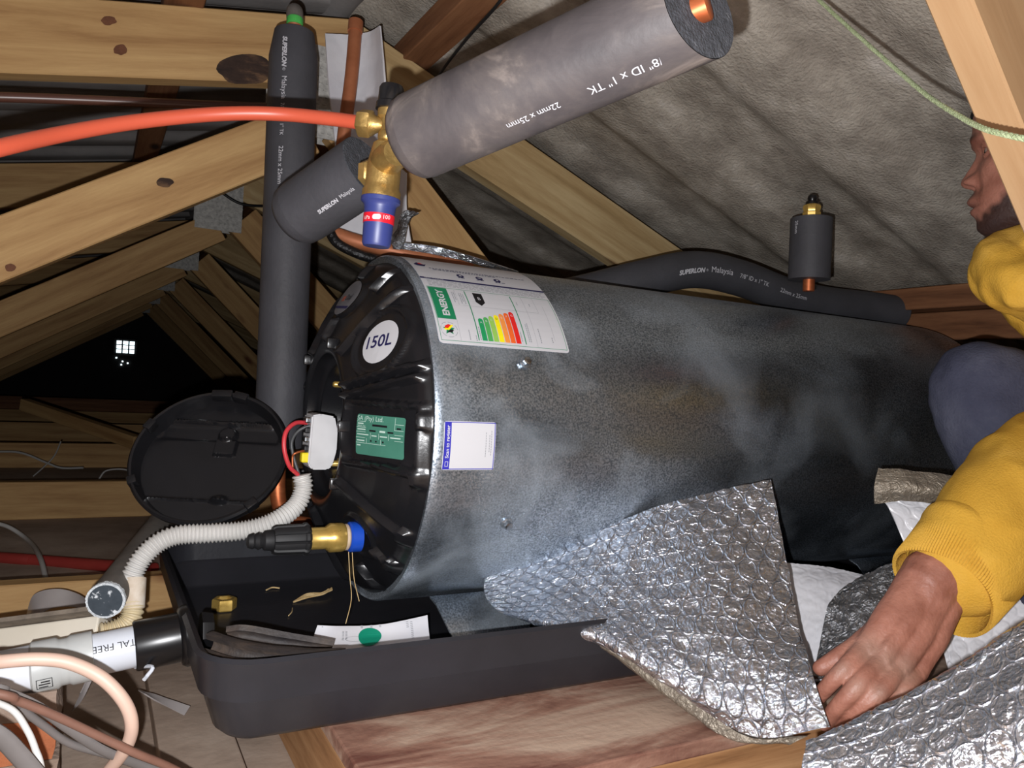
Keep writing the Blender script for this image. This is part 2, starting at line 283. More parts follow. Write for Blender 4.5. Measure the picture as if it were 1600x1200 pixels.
class Tube:
    def __init__(s, pts, n=10, side=None):
        s.p = spline(pts, n); s.T = []; k = len(s.p)
        for i in range(k): s.T.append((s.p[min(i+1, k-1)]-s.p[max(i-1, 0)]).normalized())
        ref = Vector(side) if side else -Fv
        s.N = []
        nv = (ref - s.T[0]*ref.dot(s.T[0])).normalized()
        for t in s.T: nv = (nv - t*nv.dot(t)).normalized(); s.N.append(nv.copy())
        s.L = [0]
        for i in range(1, k): s.L.append(s.L[-1]+(s.p[i]-s.p[i-1]).length)
    def at(s, l, ang, r):
        l = max(0, min(l, s.L[-1])); i = min(np.searchsorted(s.L, l, 'right')-1, len(s.p)-2); f = (l-s.L[i])/max(1e-9, s.L[i+1]-s.L[i])
        c = s.p[i].lerp(s.p[i+1], f); t = s.T[i].lerp(s.T[i+1], f).normalized(); nn = s.N[i].lerp(s.N[i+1], f); nn = (nn-t*nn.dot(t)).normalized(); b = t.cross(nn)
        return c + (nn*math.cos(ang)+b*math.sin(ang))*r
    def mesh(s, bm, rad, seg=24, caps=True, flat=1.0):
        rf = rad if callable(rad) else (lambda l: rad); rings = []
        for i in range(len(s.p)):
            b = s.T[i].cross(s.N[i]); r = rf(s.L[i])
            rings.append([bm.verts.new(s.p[i]+(s.N[i]*math.cos(2*PI*k/seg)*flat+b*math.sin(2*PI*k/seg))*r) for k in range(seg)])
        for a, c in zip(rings, rings[1:]):
            for k in range(seg): bm.faces.new((a[k], a[(k+1) % seg], c[(k+1) % seg], c[k]))
        if caps: bm.faces.new(rings[0][::-1]); bm.faces.new(rings[-1])
        return rings
def tube(name, pts, rad, m, parent=None, n=10, seg=16, side=None, flat=1.0):
    bm = bmesh.new(); t = Tube(pts, n, side); t.mesh(bm, rad, seg, True, flat); return obj(name, bm, m, parent)
def lathe(bm, prof, origin, axis, seg=32, up=(0, 0, 1), hexa=False):
    """prof: list of (distance along axis, radius); closed with caps when the radius is not 0"""
    fr = frame(axis, up); rings = []; n = 6 if hexa else seg
    for a, r in prof:
        rings.append([bm.verts.new(Vector(origin)+fr @ Vector((a, math.cos(2*PI*k/n)*r, math.sin(2*PI*k/n)*r))) for k in range(n)])
    for p, q in zip(rings, rings[1:]):
        for k in range(n): bm.faces.new((p[k], p[(k+1) % n], q[(k+1) % n], q[k]))
    bm.faces.new(rings[0][::-1]); bm.faces.new(rings[-1]); return rings
def turned(name, prof, origin, axis, m, parent=None, seg=32, hexa=False, up=(0, 0, 1)):
    bm = bmesh.new(); lathe(bm, prof, origin, axis, seg, up, hexa); return obj(name, bm, m, parent)
def text2d(s, size, shear=0, bold=0, sx=1):
    cu = bpy.data.curves.new('t', 'FONT'); cu.body = s; cu.size = size; cu.shear = shear; cu.offset = bold; cu.resolution_u = 3; cu.align_x = 'LEFT'
    o = bpy.data.objects.new('t', cu); COL.objects.link(o); me = bpy.data.meshes.new_from_object(o.evaluated_get(bpy.context.evaluated_depsgraph_get()))
    polys = [[(me.vertices[i].co.x*sx, me.vertices[i].co.y) for i in p.vertices] for p in me.polygons]
    bpy.data.objects.remove(o); bpy.data.curves.remove(cu); bpy.data.meshes.remove(me); return polys
def bounds(polys):
    xs = [p[0] for q in polys for p in q]; ys = [p[1] for q in polys for p in q]; return min(xs), max(xs), min(ys), max(ys)
def place(polys, x, y, rot=0, cx=False, fit=None):
    b = bounds(polys); k = 1
    if fit: k = fit/(b[1]-b[0])
    ox = (b[0]+b[1])/2 if cx else b[0]; oy = (b[2]+b[3])/2; c, s = math.cos(rot), math.sin(rot); out = []
    for q in polys: out.append([(x+((px-ox)*c-(py-oy)*s)*k, y+((px-ox)*s+(py-oy)*c)*k) for px, py in q])
    return out
def rect(x0, y0, x1, y1): return [(x0, y0), (x1, y0), (x1, y1), (x0, y1)]
def rrect2(x0, y0, x1, y1, r, n=4):
    out = []
    for cx, cy, a in ((x1-r, y0+r, -PI/2), (x1-r, y1-r, 0), (x0+r, y1-r, PI/2), (x0+r, y0+r, PI)):
        for k in range(n+1): out.append((cx+r*math.cos(a+PI/2*k/n), cy+r*math.sin(a+PI/2*k/n)))
    return out
def disc(cx, cy, rx, ry=None, n=28): ry = ry or rx; return [(cx+rx*math.cos(2*PI*k/n), cy+ry*math.sin(2*PI*k/n)) for k in range(n)]
def ringpolys(cx, cy, r0, r1, n=28):
    return [[(cx+r*math.cos(2*PI*a/n), cy+r*math.sin(2*PI*a/n)) for r, a in ((r0, k), (r1, k), (r1, k+1), (r0, k+1))] for k in range(n)]
def border(x0, y0, x1, y1, t): return [rect(x0, y0, x1, y0+t), rect(x0, y1-t, x1, y1), rect(x0, y0, x0+t, y1), rect(x1-t, y0, x1, y1)]
def decal(name, polys, fn, m, parent=None, step=.01, stepx=None):
    """print lying on a surface: 2D polygons, cut finely enough to follow it, sent through fn(u, v)"""
    bm = bmesh.new()
    for q in polys:
        try: bm.faces.new([bm.verts.new((x, y, 0)) for x, y in q])
        except ValueError: pass
    bmesh.ops.triangulate(bm, faces=bm.faces[:])
    b = bounds(polys)
    if step:
        y = b[2]+step
        while y < b[3]-1e-5:
            bmesh.ops.bisect_plane(bm, geom=bm.verts[:]+bm.edges[:]+bm.faces[:], plane_co=(0, y, 0), plane_no=(0, 1, 0)); y += step
    if stepx:
        x = b[0]+stepx
        while x < b[1]-1e-5:
            bmesh.ops.bisect_plane(bm, geom=bm.verts[:]+bm.edges[:]+bm.faces[:], plane_co=(x, 0, 0), plane_no=(1, 0, 0)); x += stepx
    for v in bm.verts: v.co = fn(v.co.x, v.co.y)
    me = bpy.data.meshes.new(name); bm.to_mesh(me); bm.free(); return link(name, me, m, parent)
def copy_tree(o, parent=None):
    c = o.copy(); COL.objects.link(c)
    if parent is not None: c.parent = parent
    for ch in o.children: copy_tree(ch, c)
    return c
# ================================================================ the setting: roof sheets, ceiling boards, gable
CHZ = -.354                      # top of the trusses' bottom chords
def zr(X): return .862-.394*X if X > .385 else .862-.394*.385-.2*(.385-X)   # underside of the sheets
def sheet(name, x0, x1, y0, y1, m, pitch, ph, nx=14):
    bm = bmesh.new(); ys = np.arange(y0, y1+.001, pitch/18); th = .007; g = []
    for X in np.linspace(x0, x1, nx):
        row = []
        for Y in ys:
            c = math.cos(2*PI*(Y-ph)/pitch); a = math.tanh(2.6*c)
            row.append((X, Y, zr(X)+.016+.013*a))
        g.append(row)
    lo = [[bm.verts.new(p) for p in r] for r in g]; hi = [[bm.verts.new((p[0], p[1], p[2]+th)) for p in r] for r in g]
    for i in range(len(g)-1):
        for j in range(len(ys)-1):
            bm.faces.new((lo[i][j], lo[i][j+1], lo[i+1][j+1], lo[i+1][j])); bm.faces.new((hi[i][j], hi[i+1][j], hi[i+1][j+1], hi[i][j+1]))
    for j in range(len(ys)-1):
        bm.faces.new((lo[0][j], hi[0][j], hi[0][j+1], lo[0][j+1])); bm.faces.new((lo[-1][j], lo[-1][j+1], hi[-1][j+1], hi[-1][j]))
    return struct(obj(name, bm, m))
sheet('ceiling', .385, 3.4, -1.6, 9.2, 'asb', .305, .75)
sheet('ceiling', .385, -2.7, -1.6, 9.2, 'asb2', .177, .0, 22)
bm = bmesh.new()                                             # ridge capping pressed down over both slopes from inside
t_ = Tube([(.385, -1.6, .735), (.385, 9.2, .735)], 1); t_.mesh(bm, .036, 20); struct(obj('trim_1', bm, 'asb2'))
struct(boxo('floor', (-3.0, -1.6, -.48), (3.6, 9.2, -.46), 'floor'))
for k, (x0, x1, y0, y1) in enumerate([(-.47, -.02, .2, 1.37), (-1.05, -.52, 1.45, 2.52), (-.5, .3, 1.45, 2.5), (-1.6, .4, 2.62, 3.68)]):   # loose ceiling boards
    o = boxo('trim_%d' % (k+2), (x0, y0, -.46), (x1, y1, -.452), 'floor'); struct(o)
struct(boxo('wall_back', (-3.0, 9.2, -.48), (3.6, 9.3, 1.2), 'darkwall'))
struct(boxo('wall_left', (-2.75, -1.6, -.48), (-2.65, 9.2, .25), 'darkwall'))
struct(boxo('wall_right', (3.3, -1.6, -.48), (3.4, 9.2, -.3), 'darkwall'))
# daylight showing through the gable's air brick: twelve small openings, and pin holes under it
c0 = PX(196, 543, 9.19, 1)
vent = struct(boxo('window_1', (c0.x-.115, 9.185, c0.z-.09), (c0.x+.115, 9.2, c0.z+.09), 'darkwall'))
for i in range(3):
    for j in range(3):
        x = c0.x-.062+i*.062; z = c0.z-.042+j*.046
        boxo('vent_opening', (x-.023, 9.178, z-.018), (x+.023, 9.186, z+.018), 'daylight', vent, 0)
for dx, dz in ((-.08, -.115), (-.02, -.15), (.03, -.165), (-.03, -.185)):
    boxo('pin_hole', (c0.x+dx-.007, 9.19, c0.z+dz-.007), (c0.x+dx+.007, 9.199, c0.z+dz+.007), 'daylight', vent, 0)
# ---------------------------------------------------------------- trusses
def truss(label, mw='wood', near=False):
    t = thing('roof_truss', label, 'roof truss', group='nailed timber roof trusses')
    hw = .019
    a = (.385, 0, .655)
    sr = math.atan(.394); sl = math.atan(.2)
    def raf(x0, x1, slope, m):
        z = lambda x: (.655-.394*(x-.385)) if slope > 0 else (.655-.2*(.385-x))
        d = .12
        v0 = Vector((x0, 0, z(x0))); v1 = Vector((x1, 0, z(x1))); n = Vector((v1-v0)).normalized(); up = Vector((-n.z, 0, n.x)); up = up if up.z > 0 else -up
        beam('rafter', v0-up*d/2, v1-up*d/2, .038, d, m, t)
    raf(.40, 3.0, 1, 'wood_dusty'); raf(.385, -2.6, -1, 'wood')
    def webm(x0, z0, x1, z1, m, d=.105): beam('web', (x0, 0, z0), (x1, 0, z1), .036, d, m, t)
    if not near: webm(.315, .438, -.985, -.36, 'wood', .09)
    if near: webm(.575, .465, 1.375, -.365, 'wood_pale', .12)
    else: webm(.385, .47, 1.25, -.365, 'wood', .108)
    webm(1.62, .10, 1.25, -.36, 'wood', .09)
    beam('bottom_chord', (-2.6, 0, CHZ-.053), (3.25, 0, CHZ-.053), .038, .106, 'wood', t)
    for sy in (-1, 1):
        bm = bmesh.new(); x0, x1, z0, z1 = .245, .382, .425, .59
        bmbox(bm, (x0, min(sy*.019, sy*.0215), z0), (x1, max(sy*.019, sy*.0215), z1))
        if sy < 0:
            for i in range(11):
                for j in range(12):
                    x = x0+.008+i*.012+(j % 2)*.004; z = z0+.008+j*.0128; bmbox(bm, (x, -.0245, z), (x+.0055, -.0215, z+.0028))
        obj('nail_plate', bm, 'nailplate', t, False)
    return t
TL = ['nearest roof truss, its pale web slanting down before the yellow-clad person',
      'roof truss just behind the water heater, bright knotty pine with a punched metal plate',
      'roof truss second beyond the heater, its metal plate hung with a short black cable',
      'roof truss third beyond the heater, dim brown with a small metal plate',
      'roof truss fourth beyond the heater, faint in the dark of the attic',
      'roof truss fifth beyond the heater, the faintest with its plate still seen',
      'farthest roof truss, almost black against the gable wall']
TY = [.40, 1.42, 2.565, 3.72, 4.88, 6.04, 7.2]
t0 = truss(TL[0], near=True); t0.location = (0, TY[0], 0)
t1 = truss(TL[1]); t1.location = (0, TY[1], 0)
for i in range(2, 7):
    c = copy_tree(t1); c.location = (0, TY[i], 0); c['label'] = TL[i]
# purlins running along the ridge, on top of the rafters
for x, zl, lb in ((.515, 'r', 'rough brown purlin over the rafters near the ridge, crossing behind the big insulated pipe'),
                  (1.535, 'r', 'brown stained purlin low on the right slope, behind the yellow collar'),
                  (.10, 'l', 'short brown purlin at the top left above the horizontal rafter'),
                  (-.9, 'l', 'brown purlin low on the far left slope')):
    z = (.655-.394*(x-.385)) if x > .385 else .655-.2*(.385-x)
    o = beam('purlin', (x, -1.4, z+.026), (x, 9.1, z+.026), .06, .046, 'wood_brown'); tag(o, lb, 'purlin', 'purlins under the roof sheets')
p0 = PX(1310, 492, 1.28, 1)
o = beam('timber_batten', (1.585, 1.38, .175), (1.585, .2, .175), .03, .06, 'wood_brown', up=(0, 0, 1)); tag(o, 'brown timber batten fixed under the low purlin at the right, with a dark stain', 'batten')
# ================================================================ drip tray on its platform
def rr(x0, x1, y0, y1, r, z, n=6): return [Vector((a, b, z)) for a, b in rrect2(x0, y0, x1, y1, r, n)]
TX0, TX1, TY0, TY1 = .095, 1.72, .722, 1.315
tr = thing('drip_tray', 'black plastic drip tray under the steel water heater, open at its left end', 'drip tray', (0, 0, 0))
bm = bmesh.new(); pr = [(.030, -.3515, .030), (.022, -.345, .04), (.013, -.310, .045), (.006, -.307, .05), (.002, -.276, .055), (0, -.270, .057), (.004, -.2665, .053), (.010, -.270, .047), (.014, -.307, .045), (.020, -.311, .04), (.034, -.341, .03), (.040, -.3445, .03)]
loops = [[bm.verts.new(v) for v in rr(TX0+i, TX1-i, TY0+i, TY1-i, max(.02, r), z)] for i, z, r in pr]
for a, b in zip(loops, loops[1:]):
    for k in range(len(a)): bm.faces.new((a[k], a[(k+1) % len(a)], b[(k+1) % len(a)], b[k]))
bm.faces.new(loops[0][::-1]); bm.faces.new(loops[-1])
obj('tray_body', bm, 'tray', tr)
# outlet at the tray's left wall
ow = Vector((TX0+.022, .905, -.295)); oc = Vector((TX0+.010, .905, -.296)); PE = P(0, 1055, .76)
ax = (PE-oc).normalized()
turned('outlet_nut', [(-.012, .012), (-.012, .021), (-.002, .023), (0, .023)], ow+Vector((.0, 0, 0)), (-1, 0, 0), 'black', tr, 8)
turned('outlet_flange', [(0, .026), (0, .033), (.005, .033), (.009, .030), (.011, .022)], oc, ax, 'black', tr, 36)
# platform board and its bearer
o = boxo('platform_board', (.224, .587, -.369), (1.95, 1.395, -.352), 'board_red'); tag(o, 'wide red-brown weathered board carrying the black drip tray', 'board')
o = beam('platform_bearer', (.226, .612, -.4145), (1.95, .612, -.4145), .045, .09, 'grain_end'); tag(o, 'pale timber bearer along the front under the red-brown board', 'beam')
o = beam('platform_bearer', (.246, .636, -.4145), (.246, 1.38, -.4145), .04, .09, 'grain_end'); tag(o, 'grainy timber bearer across the left end under the red-brown board', 'beam')
o = boxo('floor_plank', (.085, .3, -.46), (.168, 1.37, -.437), 'floor'); tag(o, 'dusty grey plank on the ceiling boards left of the platform, running away from the camera', 'plank')
# ================================================================ the water heater
CY, CZ, RR, X0, X1 = 1.05, -.07, .24, .352, 1.49
gz = thing('water_heater', 'horizontal galvanised 150 litre water heater with a black end cap, lying in the drip tray', 'water heater', (.352, CY, CZ))
GL = Matrix.Translation((-.352, -CY, -CZ))
def gobj(*a, **k):
    o = obj(*a, **k); o.matrix_parent_inverse = GL; return o
def gset(o): o.matrix_parent_inverse = GL; return o
bm = bmesh.new(); N = 128; prof = [(X0-.006, RR-.006), (X0-.008, RR-.002), (X0-.005, RR), (X0+.004, RR)]+[(X0+.004+(X1-X0)*k/12, RR+.0005) for k in range(1, 13)]+[(X1+.01, RR), (X1+.02, RR-.004), (X1+.05, RR-.03), (X1+.08, RR-.08), (X1+.1, RR-.15), (X1+.11, .02)]
rings = [[bm.verts.new((x, CY+r*math.cos(2*PI*k/N), CZ+r*math.sin(2*PI*k/N))) for k in range(N)] for x, r in prof]
for a, b in zip(rings, rings[1:]):
    for k in range(N): bm.faces.new((a[k], a[(k+1) % N], b[(k+1) % N], b[k]))
bm.faces.new(rings[-1]); bm.faces.new(rings[0][::-1])
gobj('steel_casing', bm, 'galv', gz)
# --- end cap with its ribs, recesses and bosses, all one moulding
def seg_d(y, z, a, b):
    ax_, ay = a; bx, by = b; dx, dy = bx-ax_, by-ay; t = np.clip(((y-ax_)*dx+(z-ay)*dy)/(dx*dx+dy*dy), 0, 1); return np.hypot(y-ax_-t*dx, z-ay-t*dy)
ribs = []
def rib(a, b, wd, h): ribs.append((a, b, wd, h))
for a, b in (((-.087, .212), (-.074, .186)), ((-.136, .187), (-.070, .101)), ((-.209, .087), (-.104, .058)), ((-.208, .072), (-.110, .045)),
             ((-.226, -.045), (-.128, -.027)), ((-.192, -.120), (-.100, -.066)), ((-.157, -.167), (-.105, -.125)), ((-.087, -.178), (-.098, -.212)),
             ((.0, .222), (.0, .12)), ((.12, .19), (.07, .1)), ((.2, .1), (.11, .05)), ((.21, -.04), (.12, -.02)), ((.17, -.15), (.1, -.09)), ((.02, -.22), (.01, -.12)), ((.1, -.2), (.06, -.12))):
    rib(a, b, .0055, .011)
def smooth(d, w0, w1): t = np.clip((w1-d)/(w1-w0), 0, 1); return t*t*(3-2*t)
def capx(y, z):
    r = np.hypot(y, z)
    x = np.interp(r, [0, .098, .104, .112, .122, .128, .17, .204, .217, .224, .229, .2345], [.279, .279, .275, .275, .280, .2835, .303, .322, .331, .338, .346, .349])
    h = np.zeros_like(r)
    for a, b, wd, hh in ribs: h = np.maximum(h, hh*smooth(seg_d(y, z, a, b), wd*.35, wd*1.25))
    # 150L boss: flat pad inside a raised ring
    d = np.hypot(y+.137, z-.113); pad = smooth(d, .031, .036)
    h = np.where(d < .05, np.maximum(h*(1-pad), .0055*smooth(abs(d-.0425), .001, .0055)), h)
    # oval boss for the silver sticker
    d2 = np.hypot((y+.008)/1.0, (z-.176)/.62)*1.0; h = np.maximum(h*(1-smooth(d2, .044, .05)), .0065*smooth(d2, .040, .050))
    # rectangular pocket for the rating plate with a raised frame
    qy = abs(y+.168)-.048; qz = abs(z-.0)-.034; q = np.maximum(qy, qz); h = np.where(q < .012, np.maximum(h*(q > 0), .006*smooth(abs(q-.004), .001, .006)) - .007*smooth(q, -.004, .001), h)
    # collar round the drain
    d3 = np.hypot(y+.107, z+.134); h = np.maximum(h*(1-smooth(d3, .026, .03)), .004*smooth(abs(d3-.026), .001, .005))
    # square stops at the outer edge
    for ky, kz in ((-.226, .021), (-.220, -.047), (-.188, -.122), (-.152, -.164)):
        a = math.atan2(kz, ky); u = (y-ky)*math.cos(a)+(z-kz)*math.sin(a); v = -(y-ky)*math.sin(a)+(z-kz)*math.cos(a)
        h = np.maximum(h, .011*smooth(np.maximum(abs(u)-.003, abs(v)-.006), .001, .007))
    h = h*smooth(r, .2265, .2315)*np.where(r < .104, 0, 1)
    return x-h
bm = bmesh.new(); NA = 440; rs = np.concatenate([np.linspace(.098, .128, 9), np.linspace(.1305, .2345, 66)]); rg = []
ang = np.linspace(0, 2*PI, NA, endpoint=False)
for r in rs:
    y = r*np.cos(ang); z = r*np.sin(ang); x = capx(y, z); rg.append([bm.verts.new((x[k], CY+y[k], CZ+z[k])) for k in range(NA)])
for rad, xx in ((.096, .290), (.090, .296), (.086, .297), (.084, .305), (.078, .335), (.074, .336)):   # stepped throat of the element pocket
    rg.insert(0, [bm.verts.new((xx, CY+rad*math.cos(a), CZ+rad*math.sin(a))) for a in ang])
for a, b in zip(rg, rg[1:]):
    for k in range(NA): bm.faces.new((a[k], a[(k+1) % NA], b[(k+1) % NA], b[k]))
bm.faces.new(rg[0])
cap = gobj('end_cap', bm, 'cap', gz)
turned('element_ring', [(0, .070), (0, .066), (-.008, .064), (-.012, .052), (-.012, .01)], (.333, CY, CZ), (1, 0, 0), 'steelbolt', gz, 48).matrix_parent_inverse = GL
ep = gset(turned('element_plate', [(0, .058), (-.010, .058), (-.016, .050), (-.017, .02)], (.331, CY-.01, CZ), (1, 0, 0), 'blackm', gz, 40))
for yy, zz in ((-.052, .058), (-.05, -.062), (.05, .055), (.05, -.06)):
    b = gset(turned('element_stud', [(0, .0045), (-.026, .0045), (-.028, .003)], (.331, CY+yy, CZ+zz), (1, 0, 0), 'brass_b', gz, 12))
    n = turned('stud_nut', [(-.006, .0085), (-.014, .0085)], (.331, CY+yy, CZ+zz), (1, 0, 0), 'brass_b', b, hexa=True)
# latch lugs round the ring
for a in (-.62, .05, 1.2, 2.3, -2.4):
    y, z = -.118*math.cos(a), .118*math.sin(a); bm = bmesh.new(); bmbox(bm, (.266, CY+y-.004, CZ+z-.007), (.284, CY+y+.004, CZ+z+.007), None, .0015); gset(obj('latch_lug', bm, 'cap', gz))
# thermostat in the pocket, a pale D-shaped block facing left
bm = bmesh.new(); pc = PX(497, 688, CY-.035, 1)
outl = [(-.016, -.030), (-.010, -.037), (.010, -.037), (.016, -.033), (.021, -.012), (.021, .014), (.016, .033), (-.002, .036), (-.014, .034)]
f0 = [bm.verts.new((pc.x+a, pc.y-.018, pc.z+b)) for a, b in outl]; f1 = [bm.verts.new((pc.x+a, pc.y+.022, pc.z+b)) for a, b in outl]
bm.faces.new(f0); bm.faces.new(f1[::-1])
for k in range(9): bm.faces.new((f0[k], f1[k], f1[(k+1) % 9], f0[(k+1) % 9]))
bmesh.ops.bevel(bm, geom=bm.edges[:], offset=.002, segments=2, affect='EDGES')
thm = gset(obj('thermostat', bm, 'element', gz))
for dz, mm in ((.027, 'steelbolt'), (.014, 'ink'), (.002, 'steelbolt'), (-.010, 'ink')):
    boxo('terminal', (pc.x-.021, pc.y-.014, pc.z+dz-.004), (pc.x-.013, pc.y+.004, pc.z+dz+.004), mm, thm)
boxo('yellow_terminal', (pc.x-.024, pc.y-.016, pc.z-.028), (pc.x-.013, pc.y-.004, pc.z-.015), 'yellow_tag', thm)
# --- prints and stickers
def skin_map(off):
    return lambda u, v: Vector((u, CY-(RR+.0006+off)*math.cos(v/.241), CZ+(RR+.0006+off)*math.sin(v/.241)))
lb = gset(decal('energy_label', [rrect2(.3545, .1185, .5370, .325, .005)], skin_map(.0003), 'white', gz)); lab(lb, 'white energy rating label with coloured bars curving over the heater top')
def L(name, polys, m, o=.0007, step=.01): return decal(name, polys, skin_map(o), m, lb, step)
L('navy_band', [rect(.3545, .2315, .537, .2355)], 'navy'); L('green_frame', border(.3575, .1225, .5345, .213, .0006), 'green')
L('energy_panel', [rect(.3585, .1550, .3835, .2118)], 'green')
L('energy_word', place(text2d('ENERGY', .018, 0, .0006), .3715, .1835, PI/2, True, .047), 'white', .0011)
L('divider', [rect(.4075, .1262, .4088, .2100)], 'green'); L('divider', [rect(.4735, .1262, .4748, .2100)], 'green')
L('box_line', [rect(.3835, .1235, .3838, .1548), rect(.3585, .1546, .3835, .1549), rect(.3985, .1810, .4735, .1813), rect(.4748, .1810, .5080, .1813), rect(.4905, .124, .4908, .212), rect(.5078, .1813, .5081, .212), rect(.3935, .181, .3938, .21), rect(.5185, .135, .5188, .196)], 'inkgrey', .0008)
L('arrow_mark', [[(.4190, .2085), (.4190, .1900), (.4255, .1835), (.4320, .1900), (.4320, .2085)]], 'ink')
L('arrow_letter', place(text2d('B', .008), .4255, .197, 0, True), 'white', .0011)
for i, mm in enumerate(('e1', 'e2', 'e3', 'e4', 'e5', 'e6', 'e7')):
    u = .4130+i*.0079; h = .157+.0028*i; bar = [(u, .1265), (u+.0069, .1265), (u+.0069, h)]+[(u+.00345+.00345*math.cos(a), h+.0038*math.sin(a)) for a in (.5, 1.05, 1.57, 2.1, 2.65)]+[(u, h)]
    L('energy_bar', [bar], mm); L('bar_letter', place(text2d('ABCDEFG'[i], .0045), u+.0034, h-.003, 0, True), 'white' if i != 3 else 'ink', .0011)
L('emblem_star', [[(.3703+(.0082 if k % 2 == 0 else .0038)*math.cos(PI/2+k*PI/5), .1385+(.0082 if k % 2 == 0 else .0038)*math.sin(PI/2+k*PI/5)) for k in range(10)]], 'green', .0008, None)
L('emblem_band', [[(.3640, .1375), (.3700, .1375), (.3760, .1440), (.3760, .1460), (.3695, .1395), (.3640, .1395)]], 'e4', .0011, None); L('emblem_band', [[(.3650, .1400), (.3690, .1400), (.3735, .1450), (.3700, .1460), (.3650, .1430)]], 'e7', .0012, None)
L('emblem_band', [[(.3668, .1340), (.3735, .1340), (.3765, .1380), (.3720, .1385)]], 'ink', .0012, None)
L('emblem_ring', [q for k, q in enumerate(ringpolys(.3703, .1385, .0106, .0112)) if k % 4 != 3], 'inkgrey', .0008, None)
fine = []
for (u, v0, v1) in ((.3885, .185, .206), (.391, .190, .206), (.398, .184, .205), (.4005, .188, .205), (.403, .184, .203), (.396, .126, .141), (.4045, .125, .134), (.4105, .127, .147), (.4688, .13, .145), (.4795, .13, .158), (.482, .13, .160), (.497, .13, .153), (.5145, .132, .14), (.4795, .193, .199), (.4985, .193, .198)):
    v = v0
    while v < v1: fine.append(rect(u, v, u+.0011, min(v1, v+.0022))); v += .0029
L('small_print', fine, 'inkgrey', .0008)
fine = []
for vv in (.2165, .2195, .2225, .2255, .2285):
    u = .362
    while u < .528: d = random.uniform(.003, .009); fine.append(rect(u, vv, u+d, vv+.0009)); u += d+.0014
L('fine_lines', fine, 'inkgrey', .0006)
L('round_mark', [disc(.4170, .2515, .0052), disc(.4450, .2515, .0052), disc(.4720, .2515, .0052)], 'navy')
L('round_mark_detail', [disc(.4170, .2515, .0022, n=5), disc(.4450, .2515, .0028, .0012), disc(.4720, .2515, .0022, n=4)], 'white', .0011)
fine = []
for vv, a, b in ((.2625, .382, .475), (.2665, .378, .520), (.2445, .412, .422), (.2445, .439, .451), (.2445, .467, .478)):
    u = a
    while u < b: d = random.uniform(.002, .006); fine.append(rect(u, vv, u+d, vv+.0018)); u += d+.0016
L('heading_print', fine, 'navy', .0008); L('corner_logo', [[(.3595, .277), (.366, .286), (.3735, .279), (.378, .281), (.3735, .272), (.3625, .272)]], 'navy', .0008)
L('corner_logo', [[(.3655, .279), (.369, .284), (.373, .278)]], 'e7', .0012)
L('band_print', place(text2d('HIGH PRESSURE', .0028), .361, .2335, 0, False, .026), 'white', .0011)
s2 = gset(decal('register_label', [rrect2(.3545, -.0335, .4215, .0235, .003)], skin_map(.0003), 'white', gz)); lab(s2, 'white square label with a blue edge, reading Scan to register')
decal('blue_edge', [rrect2(.3553, -.0327, .3637, .0227, .001)]+border(.3553, -.0327, .4207, .0227, .0009), skin_map(.0007), 'scanblue', s2)
decal('register_words', place(text2d('Scan to register', .0065, 0, .00012), .3598, -.0003, PI/2, True, .038), skin_map(.0011), 'white', s2)
decal('phone_mark', border(.3578, -.0292, .3618, -.0232, .0005), skin_map(.0011), 'white', s2)
fine = []
for u, a, b in ((.4085, -.018, .012), (.413, -.012, .008), (.4155, -.016, .012)):
    v = a
    while v < b: fine.append(rect(u, v, u+.0008, v+.0022)); v += .003
decal('label_small_print', fine, skin_map(.0007), 'inkgrey', s2)
def cap_map(cy, cz, off, ang=0, sgn=-1):     # u grows to the camera's right, which is towards -Y on the cap
    def f(u, v):
        c, s = math.cos(ang), math.sin(ang); y = cy-(u*c-v*s); z = cz+(u*s+v*c)
        return Vector((float(capx(np.array(y), np.array(z)))-off, CY+y, CZ+z))
    return f
cp = gset(decal('capacity_sticker', [disc(0, 0, .0275)], cap_map(-.137, .113, .0008), 'white', gz, .008, .008)); lab(cp, 'round white sticker reading 150L')
decal('capacity_text', place(text2d('150L', .017, 0, .0003), 0, .001, .18, True, .040), cap_map(-.137, .113, .0016), 'navy', cp, None)
ov = gset(decal('oval_sticker', [disc(0, 0, .0395, .0245, 40)], cap_map(-.008, .176, .0008), 'silver', gz, .008, .008)); lab(ov, 'silver oval sticker with a dark stripe')
decal('sticker_stripe', [[(-.034, -.010), (.030, -.014), (.026, -.0175), (-.028, -.0135)]], cap_map(-.008, .176, .0014), 'navy', ov, .004, .004)
decal('sticker_word', place(text2d('Dual', .0125, .2, .0002), .013, .0, .0, True, .022), cap_map(-.008, .176, .0016), 'ink', ov, None)
decal('sticker_mark', place(text2d('ee', .012, .2, .0003), -.008, -.001, 0, True, .014), cap_map(-.008, .176, .0016), 'orange_print', ov, None)
rp = gset(decal('rating_plate', [rrect2(-.0355, -.0245, .0355, .0245, .003)], cap_map(-.168, -.0015, .0008), 'plate', gz, .01, .01)); lab(rp, 'small green rating plate with pale table lines')
pm = cap_map(-.168, -.0015, .0014)
ln = [rect(-.0345, y, .0345, y+.0005) for y in (.0155, .0085, .003, -.004)]+[rect(-.0345, -.0105, .011, -.0100), rect(.022, .0085, .0225, .0235), rect(-.012, -.0040, -.0115, .003), rect(.001, -.004, .0015, .003), rect(.0145, -.004, .015, .003), rect(-.018, -.0100, -.0175, -.004), rect(.004, -.0100, .0045, -.004)]
ln += [rect(-.033, .0125, -.024, .0140), rect(-.033, .0055, -.020, .007), rect(.002, .0045, .010, .0068), rect(-.033, -.0005, -.015, .0008), rect(-.010, -.001, -.002, .0004), rect(.003, -.001, .013, .0004), rect(.017, -.001, .031, .0004), rect(-.033, -.008, -.021, -.0066), rect(-.033, -.0140, -.027, -.0125)]
